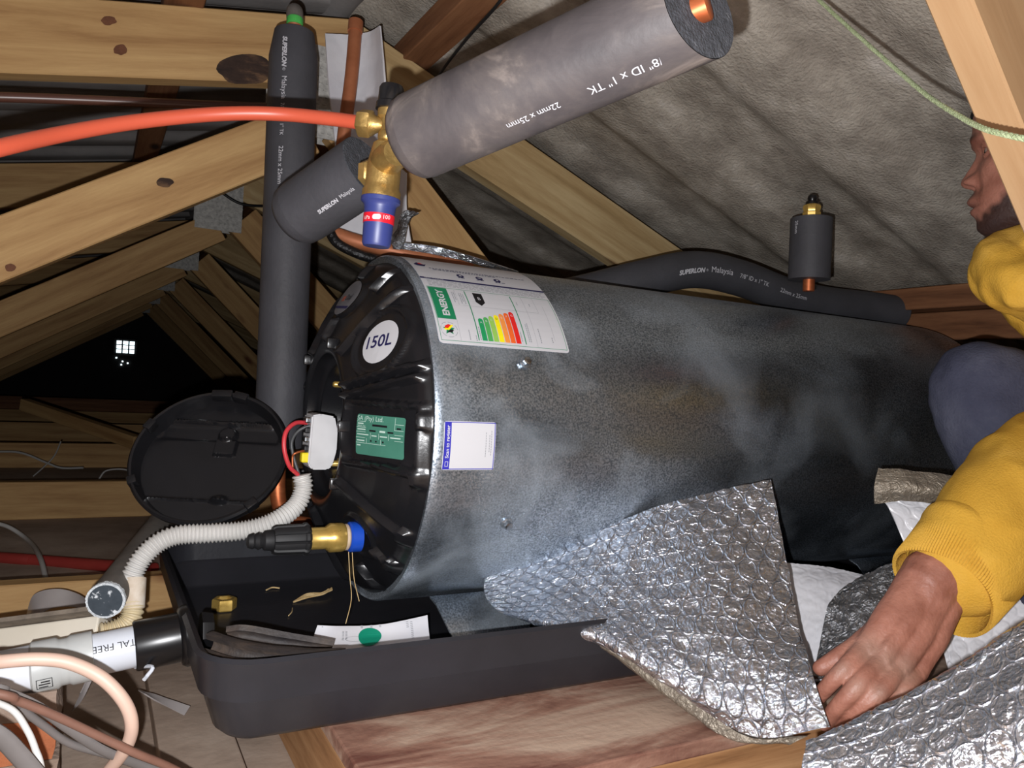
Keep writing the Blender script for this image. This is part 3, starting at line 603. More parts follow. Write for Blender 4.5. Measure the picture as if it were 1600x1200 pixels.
decal('plate_lines', ln, pm, 'plate_lt', rp, None)
decal('plate_words', place(text2d('SA (Pty) Ltd.', .0055), -.034, .0192, 0, False, .040)+place(text2d('SERIAL NO', .003), -.033, .0105, 0, False, .012), pm, 'plate_lt', rp, None)
decal('plate_entries', [rect(-.010, .0110, .012, .0135), rect(-.014, .0045, -.004, .0065), rect(.013, .0045, .021, .0065), rect(.025, .010, .031, .012), rect(-.012, -.0078, -.0095, -.0058), rect(-.004, -.0078, -.0015, -.0058), rect(.006, -.0078, .0085, -.0058)], pm, 'ink', rp, None)
# bolts on the casing and the steel feet
for u, v in ((.467, .100), (.455, -.105)):
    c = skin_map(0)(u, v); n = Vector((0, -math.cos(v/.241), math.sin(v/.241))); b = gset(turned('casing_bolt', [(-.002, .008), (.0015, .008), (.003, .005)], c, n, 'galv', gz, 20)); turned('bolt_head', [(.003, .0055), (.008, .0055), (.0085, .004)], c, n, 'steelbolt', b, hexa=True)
for x in (.475, 1.30):
    bm = bmesh.new(); pts = []
    rowsp = [(.93, -.284, .075), (.915, -.290, .072), (.895, -.320, .060), (.882, -.339, .052), (.87, -.3420, .046), (.80, -.3420, .040), (.796, -.3420, .034)]
    for th_ in (0, -.0025):
        pts.append([[bm.verts.new((x+k*hw, y, z+th_)) for k in (-1, -.8, -.4, 0, .4, .8, 1)] for y, z, hw in rowsp])
    for s in (0, 1):
        for a, b in zip(pts[s], pts[s][1:]):
            for k in range(6): bm.faces.new((a[k], a[k+1], b[k+1], b[k]))
    for a in range(len(rowsp)-1):
        for k in (0, 6): bm.faces.new((pts[0][a][k], pts[0][a+1][k], pts[1][a+1][k], pts[1][a][k]))
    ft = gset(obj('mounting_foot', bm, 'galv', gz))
    decal('slot', [disc(.004, 0, .013, .0036)+[], disc(-.006, 0, .006, .006)], lambda u, v: Vector((x+u, .815+v, -.3410)), 'blackm', ft, None)
# drain branch with brass fitting, blue collar and black knurled valve
dc = Vector((.300, CY-.107, CZ-.134)); da = Vector((-1, 0, -.0)).normalized()
dv = thing('drain_fitting', 'brass drain fitting with blue collar and black ribbed hose tail on the end cap', 'pipe fitting', dc)
def dt(name, prof, m, **k): o = turned(name, [(a_*.84, b_) for a_, b_ in prof], Vector((0, 0, 0)), da, m, dv, **k); return o
dt('collar', [(-.006, .019), (.010, .019), (.012, .017), (.012, .014)], 'blue_b'); dt('thread_tape', [(.010, .0135), (.014, .0165), (.022, .0165), (.022, .013)], 'nylon')
dt('brass_body', [(.018, .0165), (.022, .0180), (.040, .0180), (.047, .0135), (.070, .0135), (.072, .0150)], 'brass_b')
bm = bmesh.new()
nA = 60
def kr(k): return .0185 if k % 6 else .0160
rgs = []
for a, s in ((.070, .9), (.074, 1.08), (.078, 1.08), (.080, 1.0), (.118, .97), (.122, .9)):
    rgs.append([bm.verts.new(frame(da) @ Vector((a*.84, math.cos(2*PI*k/nA)*kr(k)*s, math.sin(2*PI*k/nA)*kr(k)*s))) for k in range(nA)])
for a, b in zip(rgs, rgs[1:]):
    for k in range(nA): bm.faces.new((a[k], a[(k+1) % nA], b[(k+1) % nA], b[k]))
bm.faces.new(rgs[0]); bm.faces.new(rgs[-1]); obj('valve_grip', bm, 'blackm', dv)
dt('hose_tail', [(.120, .012), (.124, .0125), (.134, .0115), (.137, .0085), (.142, .0105), (.147, .008), (.150, .0095), (.156, .0075), (.158, .004)], 'blackm')
tube('hemp_thread', [(-.012, -.012, -.016), (-.010, -.016, -.045), (-.006, -.015, -.075), (-.011, -.014, -.105)], .0005, 'wood_chip', dv, 6, 6)
tube('hemp_thread', [(-.006, -.008, -.018), (-.003, -.012, -.05), (.004, -.016, -.078)], .0005, 'wood_chip', dv, 6, 6)
# ---------------------------------------------------------------- round cover, unclipped and leaning at the left
lc = P(331, 720, 1.03); ln_ = (-Fv + Rv*.10 + Uv*.72).normalized()       # its open side faces up towards us
ld = thing('element_cover', 'round black plastic cover with a rim, unclipped and hanging left of the heater end cap', 'cover', lc)
fr = frame(ln_); bm = bmesh.new(); NL = 160; rg = []
def lz(y, z):    # moulded floor of the cover: raised band, tongue and small bump
    h = -.004*smooth(np.abs(z-.050), .010, .016)*smooth(abs(y), .085, .092)
    h += .010*smooth(np.hypot(y-.012, (z-.047)*1.0), .010, .016) + .007*smooth(np.maximum(abs(y-.014)-.014, abs(z-.024)-.012), 0, .003)
    h += .007*smooth(np.hypot((y-.024)*.6, z+.062), .003, .009) + .005*smooth(abs(z-.068), .001, .004)*smooth(abs(y), .07, .08) + .004*smooth(abs(z+.064), .0, .003)*smooth(abs(y), .075, .085)
    return h
for r in np.concatenate([np.linspace(.004, .098, 48), [.1]]):
    a = np.linspace(0, 2*PI, NL, endpoint=False); y = r*np.cos(a); z = r*np.sin(a); h = lz(y, z)
    rg.append([bm.verts.new(fr @ Vector((-.004+h[k], y[k], z[k]))) for k in range(NL)])
LR = .905
for xx, r in ((.003, .1025), (.016, .1055), (.019, .1065), (.020, .1095), (.017, .1125), (.012, .1120), (.0, .108), (-.010, .100), (-.012, .02)):
    rg.append([bm.verts.new(fr @ Vector((xx, r*math.cos(2*PI*k/NL), r*math.sin(2*PI*k/NL)))) for k in range(NL)])
for a, b in zip(rg, rg[1:]):
    for k in range(NL): bm.faces.new((a[k], a[(k+1) % NL], b[(k+1) % NL], b[k]))
bm.faces.new(rg[0]); bm.faces.new(rg[-1])
for v in bm.verts: v.co *= LR
obj('cover_shell', bm, 'cap', ld)
for a, l_ in ((1.35, .010), (1.62, .014), (2.7, .008), (3.6, .006), (5.5, .008)):
    q = fr @ Vector((.013, .0975*math.cos(a), .0975*math.sin(a))); bm = bmesh.new(); fm = Matrix.Translation(q) @ (frame(ln_)).to_4x4() @ Matrix.Rotation(a, 4, 'X'); bmbox(bm, (-.007, -.006, -l_), (.007, .0055, l_), fm, .0015); obj('clip', bm, 'cap', ld)
q = fr @ Vector((.010, .098, -.004))

# marks on the first truss's timbers: a scorched patch and dark knots
def blot(name, px, py, rx, ry, m, Y=1.4003, seed=0, parent=None):
    pts = []
    for k in range(26):
        a = 2*PI*k/26; q = 1+.22*noise.noise(Vector((math.cos(a)*1.5, math.sin(a)*1.5, seed))); pts.append((math.cos(a)*rx*q, math.sin(a)*ry*q))
    o = decal(name, [pts], lambda u, v: PX(px+u, py+v, Y, 1), m, parent, None); o.matrix_parent_inverse = Matrix.Translation((0, -TY[1], 0)); return o
M['scorch'] = mat('scorched_wood', [(40, 28, 24), (58, 42, 34), (104, 78, 56)], (20, 60, 60), 6, .9, stops=[.35, .5, .65])
M['knot'] = mat('dark_knot', [(92, 54, 34), (120, 76, 50)], (60, 60, 60), 4, .8)
blot('scorch_mark', 384, 108, 44, 24, 'scorch', parent=t1, seed=1); blot('knot', 170, 32, 12, 7, 'knot', parent=t1, seed=2); blot('knot', 188, 78, 11, 8, 'knot', parent=t1, seed=3); blot('knot', 257, 285, 13, 8, 'scorch', Y=1.4013, parent=t1, seed=4); blot('knot', 16, 418, 9, 6, 'knot', Y=1.4013, parent=t1, seed=5)
# ================================================================ insulated pipes, valve and hose
def ptext(name, tb, l0, ang, r, s, size, m, parent, width=None, flip=1, lflip=1, **k):
    """lettering wrapped on a tube: runs along its length from l0, centred at angle ang"""
    pl = place(text2d(s, size, **k), 0, 0, 0, False, width)
    return decal(name, pl, lambda u, v: tb.at(l0+lflip*u, ang+flip*v/r, r+.0006), m, parent, .004, .02)
# upright lagged pipe at the left
a = P(460, 52, 1.17); b = P(436, 700, 1.15)
hp = thing('insulated_pipe', 'tall upright black foam lagged pipe at left with a green fitting on top', 'insulated pipe', b)
def loc(o, root): o.matrix_parent_inverse = Matrix.Translation(-root.location); return o
tb = Tube([a, a.lerp(b, .5), b], 8)
bm = bmesh.new(); tb.mesh(bm, lambda l: .036 if l > .012 else .0355-.006*(1-l/.012), 40); loc(obj('foam_sleeve', bm, 'lag', hp), hp)
ca = PI/2
for sgn in (1,):
    A0 = .0; kw = dict(flip=-1)
def facing(t, l):     # the angle on the tube that faces the camera
    best = min((( t.at(l, k*PI/90, .05)).length, k*PI/90) for k in range(180)); return best[1]
A0 = facing(tb, .2)
sd = 1 if (tb.at(.2, A0+.3, .03)-tb.at(.2, A0-.3, .03)).dot(Rv) > 0 else -1    # growing angle moves to the picture's right
def lt(s, l0, wd, size, sh=0, b_=.0): return loc(ptext('printed_lettering', tb, l0, A0-sd*.35, .036, s, size, 'wtext', hp, wd, sd, 1, shear=sh, bold=b_), hp)
lt('SUPERLON', .022, .046, .012, .25, .0005); lt('®', .069, None, .006); lt('Malaysia', .082, .034, .009); lt('7/8" ID x 1" TK', .122, .048, .009); lt('22mm x 25mm', .186, .056, .010)
top = a+Vector((0, 0, 0)); upd = (a-b).normalized()
loc(turned('copper_stub', [(-.01, .011), (.012, .011), (.014, .012)], a, upd, 'copper_dull', hp, 20), hp)
loc(turned('green_fitting', [(.012, .0125), (.022, .0125), (.024, .011)], a, upd, 'green_patina', hp, 20), hp)
loc(tube('plastic_elbow', [a+upd*.022, a+upd*.034+Vector((.0, .004, 0)), a+upd*.040+Vector((.004, .02, 0)), a+upd*.042+Vector((.01, .05, .005))], .0125, 'pvc_grey', hp, 6, 20), hp)
low = b+Vector((0, 0, 0))
loc(tube('copper_pipe', [b, P(434, 740, 1.15), P(436, 785, 1.15), P(452, 812, 1.16), P(490, 822, 1.18), P(520, 828, 1.2)], .0115, 'copper', hp, 8, 20), hp)
# short lagged pipe crossing behind the valve
v0 = P(574, 262, .83); v1 = P(474, 330, .875)
sp = thing('insulated_pipe', 'short dark foam lagged pipe behind the brass valve, its cut end facing right', 'insulated pipe', v1)
tb2 = Tube([v0, v0.lerp(v1, .5), v1], 5); bm = bmesh.new(); Lt = tb2.L[-1]
tb2.mesh(bm, .0365, 44, False)
obj_ = obj('foam_sleeve', bm, 'lag', sp); loc(obj_, sp)
d_ = (v0-v1).normalized()
loc(turned('cut_end', [(-.001, .0364), (.0005, .0358), (.0005, .012)], v0, d_, 'lag_end', sp, 44), sp)
loc(turned('rounded_end', [(-.002, .0365), (.010, .0355), (.018, .030), (.022, .016)], v1, -d_, 'lag', sp, 44), sp)
A2 = facing(tb2, .05); s2_ = 1 if (tb2.at(.05, A2+.3, .03)-tb2.at(.05, A2-.3, .03)).dot(Uv) > 0 else -1
loc(ptext('printed_lettering', tb2, .062, A2-s2_*.25, .0365, 'SUPERLON', .010, 'wtext', sp, .030, s2_, -1, shear=.2, bold=.0004), sp)
loc(ptext('printed_lettering', tb2, .028, A2-s2_*.25, .0365, 'Malaysia', .008, 'wtext', sp, .020, s2_, -1), sp)
# big lagged pipe nearest the camera
g0 = P(655, 212, .66); g1 = P(1030, 42, .555)
bp_ = thing('insulated_pipe', 'big dusty foam lagged pipe across the top, nearest the camera, copper in its cut end', 'insulated pipe', g0)
tb3 = Tube([g0, g0.lerp(g1, .5), g1], 10); bm = bmesh.new(); tb3.mesh(bm, .0365, 56, False); loc(obj('foam_sleeve', bm, 'lag_big', bp_), bp_)
d3_ = (g1-g0).normalized(); ce = (d3_*.75-Fv*.66).normalized()
# slanted cut end
bm = bmesh.new(); fr3 = frame(d3_); nr = 56; rg = []
def cutpt(k, r, out=0):
    y, z = math.cos(2*PI*k/nr)*r, math.sin(2*PI*k/nr)*r; v = fr3 @ Vector((0, y, z)); return g1+v+d3_*(-v.dot(ce)/d3_.dot(ce)*.75+.0)
ro = [bm.verts.new(g1+fr3 @ Vector((-.03, math.cos(2*PI*k/nr)*.0365, math.sin(2*PI*k/nr)*.0365))) for k in range(nr)]
r1_ = [bm.verts.new(cutpt(k, .0364)+d3_*.03) for k in range(nr)]; 
for k in range(nr): bm.faces.new((ro[k], ro[(k+1) % nr], r1_[(k+1) % nr], r1_[k]))
loc(obj('sleeve_tip', bm, 'lag_big', bp_), bp_)
bm = bmesh.new(); r2_ = [[bm.verts.new(cutpt(k, r)+d3_*(.0302)) for k in range(nr)] for r in (.0360, .024, .0115, .010)]
for a_, b_ in zip(r2_, r2_[1:]):
    for k in range(nr): bm.faces.new((a_[k], a_[(k+1) % nr], b_[(k+1) % nr], b_[k]))
bm.faces.new(r2_[-1]); loc(obj('cut_end', bm, 'lag_end', bp_), bp_)
loc(turned('copper_pipe', [(.0, .0105), (.036, .0105), (.037, .009)], g1, d3_, 'copper', bp_, 24), bp_)
loc(turned('rounded_end', [(-.002, .0365), (.006, .0355), (.012, .031), (.015, .02)], g0, -d3_, 'lag_big', bp_, 44), bp_)
A3 = facing(tb3, .12); s3_ = 1 if (tb3.at(.12, A3+.3, .03)-tb3.at(.12, A3-.3, .03)).dot(Uv) > 0 else -1
Lg = tb3.L[-1]
def bt(s, l0, wd, size): loc(ptext('printed_lettering', tb3, l0, A3-s3_*.60, .0365, s, size, 'wtext', bp_, wd, -s3_, -1), bp_)
bt('7/8" ID x 1" TK', Lg+.006, .062, .010); bt('22mm x 25mm', Lg-.080, .046, .010)
# upright stub at the back right, and the bent lagged pipe lying on the heater
q0 = P(1268, 342, 1.36); q1 = P(1264, 437, 1.36)
st = thing('insulated_pipe', 'short upright black foam lagged pipe with a brass vent valve, standing behind the heater', 'insulated pipe', q1)
tb4 = Tube([q0, q1], 4); bm = bmesh.new(); tb4.mesh(bm, .0355, 40); loc(obj('foam_sleeve', bm, 'lag', st), st)
loc(turned('copper_pipe', [(-.012, .010), (.10, .010), (.128, .010)], q0, q1-q0, 'copper', st, 20), st)
ua = (q0-q1).normalized()
vv_ = loc(turned('vent_valve', [(0, .010), (.002, .0155), (.010, .0165), (.012, .0145), (.020, .0165), (.024, .0145), (.026, .010)], q0, ua, 'brass_b', st, 8), st)
loc(turned('black_cap', [(.022, .0110), (.030, .0110), (.031, .0065), (.036, .0085), (.041, .007), (.043, .003)], q0, ua, 'black', st, 20), st)
A4 = facing(tb4, .03); s4_ = 1 if (tb4.at(.03, A4+.3, .03)-tb4.at(.03, A4-.3, .03)).dot(Rv) > 0 else -1
loc(ptext('printed_lettering', tb4, .008, A4-s4_*.75, .0355, '25mm', .008, 'wtext', st, .022, s4_, 1), st)
hb = thing('insulated_pipe', 'bent black foam lagged pipe humped along the top of the water heater, printed in white', 'insulated pipe', (1.0, 1.12, .2))
pts = [(.60, 1.25, .125), (.76, 1.215, .165), (.90, 1.17, .212), (1.01, 1.15, .242), (1.12, 1.14, .238), (1.24, 1.13, .216), (1.34, 1.12, .208), (1.44, 1.10, .207), (1.53, 1.07, .203)]
tb5 = Tube(pts, 10, (0, 0, 1)); bm = bmesh.new(); tb5.mesh(bm, .036, 40); loc(obj('foam_sleeve', bm, 'lag', hb), hb)
lh = lambda X: min(range(len(tb5.p)), key=lambda i: abs(tb5.p[i].x-X))
Ah = lambda l: facing(tb5, l)
l0 = tb5.L[lh(.955)]; ah = Ah(l0+.08); sh_ = 1 if (tb5.at(l0, ah+.3, .03)-tb5.at(l0, ah-.3, .03)).dot(Uv) > 0 else -1
def ht(s, dl, wd, size, **k): loc(ptext('printed_lettering', tb5, l0+dl, ah+sh_*.05, .036, s, size, 'wtext', hb, wd, sh_, 1, **k), hb)
ht('SUPERLON', 0, .058, .012, shear=.25, bold=.0005); ht('®', .060, None, .006); ht('Malaysia', .072, .050, .010); ht('7/8" ID x 1" TK', .140, .074, .010); ht('22mm x 25mm', .245, .07, .010)
# ---------------------------------------------------------------- pressure control valve
vo = P(600, 262, .745)
va = (P(590, 330, .745)-P(604, 190, .745)).normalized()
vt = thing('pressure_valve', 'brass pressure control valve with a blue lower cap and a black top knob', 'valve', vo)
sc_ = .745/1200
def yp(y): return (y-262)*sc_
def vl(name, prof, m, org=None, ax_=None, seg=32, hexa=False):
    return turned(name, prof, (org if org is not None else Vector((0, 0, 0))), ax_ if ax_ is not None else va, m, vt, seg, hexa, up=(-Fv.x, -Fv.y, 0))
vl('top_knob', [(yp(133), .006), (yp(134), .0105), (yp(139), .0120), (yp(160), .0122), (yp(162), .0135), (yp(172), .0138), (yp(173), .011)], 'cap')
vl('valve_body', [(yp(170), .0115), (yp(184), .0110), (yp(187), .0085), (yp(192), .0078), (yp(205), .0072), (yp(209), .0090), (yp(217), .0090), (yp(220), .0078), (yp(226), .0125), (yp(250), .0155), (yp(262), .0165), (yp(290), .0165), (yp(294), .0165), (yp(300), .0185), (yp(313), .0185), (yp(316), .016)], 'brass')
vl('blue_cap', [(yp(308), .0172), (yp(311), .0190), (yp(317), .0190), (yp(321), .0160), (yp(326), .0152), (yp(337), .0148), (yp(382), .0138), (yp(386), .0125), (yp(387), .004)], 'blue')
vl('red_band', [(yp(337), .0145), (yp(337), .0151), (yp(351), .0149), (yp(351), .0140)], 'red')
rdm = lambda u, v: vo*0+va*(yp(344)+v)+((-Fv)*math.cos(u/.0152)+Rv*math.sin(u/.0152))*.0156
decal('band_print', place(text2d('kPa', .0045), -.013, 0, 0, False, .007)+[rrect2(-.0035, -.0024, .0045, .0024, .002)]+place(text2d('100', .0045), .007, 0, 0, False, .007), lambda u, v: rdm(u, -v), 'white', vt, None, .002)
# side port to the orange hose
sdv = (P(560, 192, .750)-P(600, 196, .745)).normalized(); so = P(600, 196, .745)-vo
vl('hose_port', [(0, .006), (.006, .0075), (.011, .0095), (.013, .0115)], 'brass', so, sdv)
vl('compression_nut', [(.0125, .0125), (.014, .0137), (.024, .0137), (.0255, .0125)], 'brass', so, sdv, hexa=True)
# left threaded port facing the short pipe, right port into the big pipe, and the gap cover
so2 = P(590, 268, .75)-vo; d2v = (Vector(v0)-P(596, 268, .745)).normalized()
vl('threaded_port', [(0, .011), (.012, .0125), (.014, .0150), (.022, .0150), (.023, .0118)], 'brass', P(600, 268, .745)-vo, (P(560, 275, .765)-P(600, 268, .745)).normalized(), hexa=True)
vl('elbow_port', [(0, .0150), (.016, .0150), (.030, .0140), (.036, .0120)], 'brass', P(600, 255, .745)-vo, (g0-P(600, 258, .745)).normalized())
oh = tube('orange_hose', [P(566, 192, .752), P(520, 186, .760), P(450, 179, .765), P(380, 177, .755), P(300, 181, .735), P(200, 192, .70), P(100, 209, .655), P(0, 231, .60), P(-120, 262, .545), P(-300, 300, .47), P(-700, 420, .38), P(-1300, 700, .3)], .0068, 'orange', None, 10, 20); tag(oh, 'bright orange hose curving from the brass valve to the left edge', 'hose')
# thin brown conduit clipped under the rafter
o = tube('conduit', [PX(-60, 150, 1.385, 1), PX(100, 155, 1.385, 1), PX(345, 165, 1.385, 1), PX(420, 168, 1.385, 1)], .0075, 'conduit_br', None, 4, 16); tag(o, 'thin brown conduit running under the top left rafter', 'conduit')
# copper pipe with its opened foil wrap
cpp = thing('copper_pipe', 'bare copper pipe dropping beside the nail plate in front of its opened white foam wrap', 'copper pipe', P(540, 200, 1.27))
def lc2(o): return loc(o, cpp)
lc2(tube('pipe_run', [P(556, 38, 1.30), P(549, 120, 1.28), P(540, 190, 1.27), P(533, 250, 1.27), P(524, 320, 1.26)], .011, 'copper_dull', cpp, 6, 20))
lc2(turned('pipe_joint', [(0, .0125), (.02, .0125)], P(556, 34, 1.30), P(549, 120, 1.28)-P(556, 38, 1.30), 'copper_dull', cpp, 20))
cp2 = thing('copper_pipe', 'copper pipe lying in split black edged foil lagging just above the heater', 'copper pipe', P(620, 392, 1.25))
loc(tube('pipe_run', [P(524, 366, 1.25), P(560, 378, 1.25), P(620, 393, 1.26), P(700, 412, 1.29), P(735, 421, 1.31)], .012, 'copper_dull', cp2, 8, 20), cp2)
def sheet_grid(name, rows, m, nu=40, nv=24, th=.0025, fn=None, parent=None, off=.0, smoothn=True):
    """cloth-like sheet through a grid of control points, with thickness"""
    R_ = [spline(r, 12) for r in rows]; k = len(R_[0]); cols = [spline([r[i] for r in R_], 8) for i in range(k)]
    G = np.array([[list(p) for p in c] for c in cols])          # [u][v]
    ku, kv = G.shape[0], G.shape[1]
    def samp(u, v):
        x = u*(ku-1); y = v*(kv-1); i = min(int(x), ku-2); j = min(int(y), kv-2); a_, b_ = x-i, y-j
        return (G[i, j]*(1-a_)+G[i+1, j]*a_)*(1-b_)+(G[i, j+1]*(1-a_)+G[i+1, j+1]*a_)*b_
    S = np.array([[samp(i/nu, j/nv) for j in range(nv+1)] for i in range(nu+1)])
    du = np.gradient(S, axis=0); dv = np.gradient(S, axis=1); n = np.cross(du, dv); n /= np.linalg.norm(n, axis=2, keepdims=True)+1e-12
    sg = 1 if np.mean(np.sum(n*-S, axis=2)) > 0 else -1; n *= sg     # towards the camera side
    U = np.cumsum(np.linalg.norm(du, axis=2), axis=0); V = np.cumsum(np.linalg.norm(dv, axis=2), axis=1)
    U = np.repeat(np.mean(U, axis=1, keepdims=True), nv+1, 1); V = np.repeat(np.mean(V, axis=0, keepdims=True), nu+1, 0)
    h = fn(U, V, S) if fn is not None else 0*U
    T = S+n*h[..., None]; B = S-n*th
    bm = bmesh.new(); ft = [[bm.verts.new(T[i, j]) for j in range(nv+1)] for i in range(nu+1)]; bk = [[bm.verts.new(B[i, j]) for j in range(nv+1)] for i in range(nu+1)]
    for i in range(nu):
        for j in range(nv):
            bm.faces.new((ft[i][j], ft[i+1][j], ft[i+1][j+1], ft[i][j+1])); bm.faces.new((bk[i][j], bk[i][j+1], bk[i+1][j+1], bk[i+1][j]))
    for i in range(nu):
        bm.faces.new((ft[i][0], bk[i][0], bk[i+1][0], ft[i+1][0])); bm.faces.new((ft[i][nv], ft[i+1][nv], bk[i+1][nv], bk[i][nv]))
    for j in range(nv):
        bm.faces.new((ft[0][j], ft[0][j+1], bk[0][j+1], bk[0][j])); bm.faces.new((ft[nu][j], bk[nu][j], bk[nu][j+1], ft[nu][j+1]))
    uv = bm.loops.layers.uv.new('metric'); ix = {}
    for i in range(nu+1):
        for j in range(nv+1): ix[ft[i][j]] = ix[bk[i][j]] = (U[i, j], V[i, j])
    for f_ in bm.faces:
        for l_ in f_.loops: l_[uv].uv = ix[l_.vert]
    return obj(name, bm, m, parent)
_pt = np.random.default_rng(11).permutation(256); _pt = np.concatenate([_pt, _pt, _pt]); _gr = np.random.default_rng(12).normal(size=(256, 3)); _gr /= np.linalg.norm(_gr, axis=1, keepdims=True)
def pn(X):      # gradient noise on an array of points
    X = np.asarray(X, float); i = np.floor(X).astype(int); f = X-i; u = f*f*f*(f*(f*6-15)+10); i &= 255; out = 0
    for dx in (0, 1):
        for dy in (0, 1):
            for dz in (0, 1):
                g = _gr[_pt[_pt[_pt[i[..., 0]+dx]+i[..., 1]+dy]+i[..., 2]+dz]]
                out = out+(g[..., 0]*(f[..., 0]-dx)+g[..., 1]*(f[..., 1]-dy)+g[..., 2]*(f[..., 2]-dz))*(u[..., 0] if dx else 1-u[..., 0])*(u[..., 1] if dy else 1-u[..., 1])*(u[..., 2] if dz else 1-u[..., 2])
    return out*1.5
def fbm(S, f, o=(0, 0, 0)): v = S*f+np.array(o, float); return pn(v)+.5*pn(v*2.1)+.25*pn(v*4.3)
def crease(S, f, o=(0, 0, 0)): v = S*f+np.array(o, float); return 1-abs(pn(v))*2+.5*(1-abs(pn(v*2.3))*2)
def G_(rows): return [[P(*p) for p in r] for r in rows]
w1_ = lambda U, V, S: .0012*fbm(S, 40)
wr = loc(sheet_grid('foam_wrap', G_([[(508, 52, 1.32), (545, 54, 1.335), (575, 50, 1.33), (593, 40, 1.30)], [(513, 120, 1.30), (548, 130, 1.33), (580, 125, 1.32), (600, 120, 1.28)], [(520, 190, 1.30), (548, 200, 1.32), (580, 195, 1.32), (604, 190, 1.28)], [(526, 243, 1.30), (552, 245, 1.31), (585, 250, 1.31), (612, 250, 1.28)]]), 'bubble_white', 30, 40, .003, w1_, cpp), cpp)
w2 = sheet_grid('foam_wrap', G_([[(528, 248, 1.31), (570, 240, 1.32), (610, 250, 1.32), (634, 270, 1.30)], [(530, 300, 1.30), (570, 310, 1.32), (610, 320, 1.32), (634, 330, 1.30)], [(528, 362, 1.28), (570, 372, 1.30), (610, 385, 1.30), (645, 392, 1.30)]]), 'bubble_white', 30, 24, .003, w1_, cp2); loc(w2, cp2)
loc(tube('black_foil_edge', [P(513, 318, 1.25), P(513, 350, 1.235), P(525, 378, 1.23), P(560, 397, 1.235), P(595, 407, 1.25), P(640, 420, 1.28)], .008, 'foam_dark', cp2, 8, 12), cp2)
loc(sheet_grid('foil_wrap', G_([[(620, 378, 1.235), (680, 385, 1.245), (740, 402, 1.26), (810, 425, 1.29)], [(618, 388, 1.24), (680, 398, 1.25), (740, 412, 1.27), (810, 433, 1.30)]]), 'foil', 40, 8, .002, lambda U, V, S: .0015*fbm(S, 60), cp2), cp2)
loc(sheet_grid('foil_scrap', G_([[(628, 335, 1.26), (640, 330, 1.255), (655, 333, 1.25)], [(624, 355, 1.26), (634, 350, 1.25), (640, 345, 1.25)], [(612, 378, 1.25), (622, 380, 1.24), (632, 382, 1.24)], [(614, 388, 1.24), (624, 390, 1.24), (630, 388, 1.24)]]), 'foil_dull', 20, 24, .001, lambda U, V, S: .004*crease(S, 60), cp2), cp2)
# cables and rope
o = tube('black_cable', [P(800, -30, 1.0), P(775, 10, 1.03), P(730, 60, 1.1), P(690, 112, 1.18), P(672, 150, 1.25), P(640, 250, 1.36)], .0022, 'blackwire', None, 6, 10); tag(o, 'thin black cable hanging down from the roof beside the big insulated pipe', 'cable')
o = tube('black_cable', [P(325, 283, 2.3), P(345, 300, 2.3), P(375, 318, 2.32), P(410, 322, 2.36), P(450, 318, 2.4)], .004, 'blackwire', None, 6, 10); tag(o, 'short black cable looping in front of the second metal plate', 'cable')
ra = [P(1240, -40, .95), P(1285, 5, .90), P(1340, 55, .84), P(1400, 108, .78), P(1450, 150, .72), P(1500, 182, .66), P(1535, 200, .615), P(1570, 210, .59), P(1610, 218, .57), P(1680, 226, .54)]
bm = bmesh.new(); T6 = Tube(ra, 20); 
for s_ in range(3):
    q = []
    for i in range(len(T6.p)): q.append(T6.at(T6.L[i], s_*2*PI/3+T6.L[i]*420, .0011))
    t7 = Tube(q, 1); t7.mesh(bm, .0014, 8)
o = obj('rope', bm, 'rope'); tag(o, 'thin pale green twisted rope crossing the pale web at the top right', 'rope')
# ================================================================ bottom left: drain pipe, box, conduits, cables, masonry
pa = oc+ax*.010; pe = P(-80, 1072, .735)
coup = thing('drain_pipe', 'white plastic drain pipe with a black coupling at the tray, lettering upside down', 'drain pipe', pa)
def ld2(o): return loc(o, coup)
Lp = (PE-pa).length
ld2(turned('black_coupling', [(0, .0265), (.042, .0260), (.044, .0252), (.044, .0215)], pa, ax, 'black', coup, 48))
ld2(turned('pipe_length', [(.03, .0215), (.085, .0215)], pa, ax, 'pvc', coup, 48))
ld2(turned('grey_socket', [(.082, .0222), (.0825, .0250), (.102, .0250), (.105, .0232), (.112, .0232), (.115, .0256), (.136, .0258), (.138, .0235)], pa, ax, 'pvc_g', coup, 48))
ld2(turned('pipe_length', [(.13, .0232), (Lp+.75, .0240)], pa, ax, 'pvc', coup, 48))
tp = Tube([pa+ax*.03, pa+ax*.10], 6); Ap = facing(tp, .03); sp_ = 1 if (tp.at(.03, Ap+.3, .03)-tp.at(.03, Ap-.3, .03)).dot(Uv) > 0 else -1
ld2(ptext('printed_lettering', tp, .013, Ap+sp_*.18, .0216, 'TAL FREE', .0085, 'ink', coup, .040, -sp_, 1))
tp2 = Tube([pa+ax*.110, pa+ax*.145], 4)
ld2(decal('size_mark', border(-.007, -.006, .007, .006, .0007)+[rect(-.005, -.001, .005, .0005), rect(-.005, .002, .003, .0035), rect(-.003, -.0045, .005, -.003)], lambda u, v: tp2.at(.016+u, Ap-sp_*.75+v/.0256*sp_, .0260), 'ink', coup, .004, None))
ld2(tube('plastic_tear', [pa+ax*.043-Uv*.022, P(238, 1042, .80), P(230, 1056, .795), P(225, 1062, .79)], .002, 'pvc', coup, 5, 8))
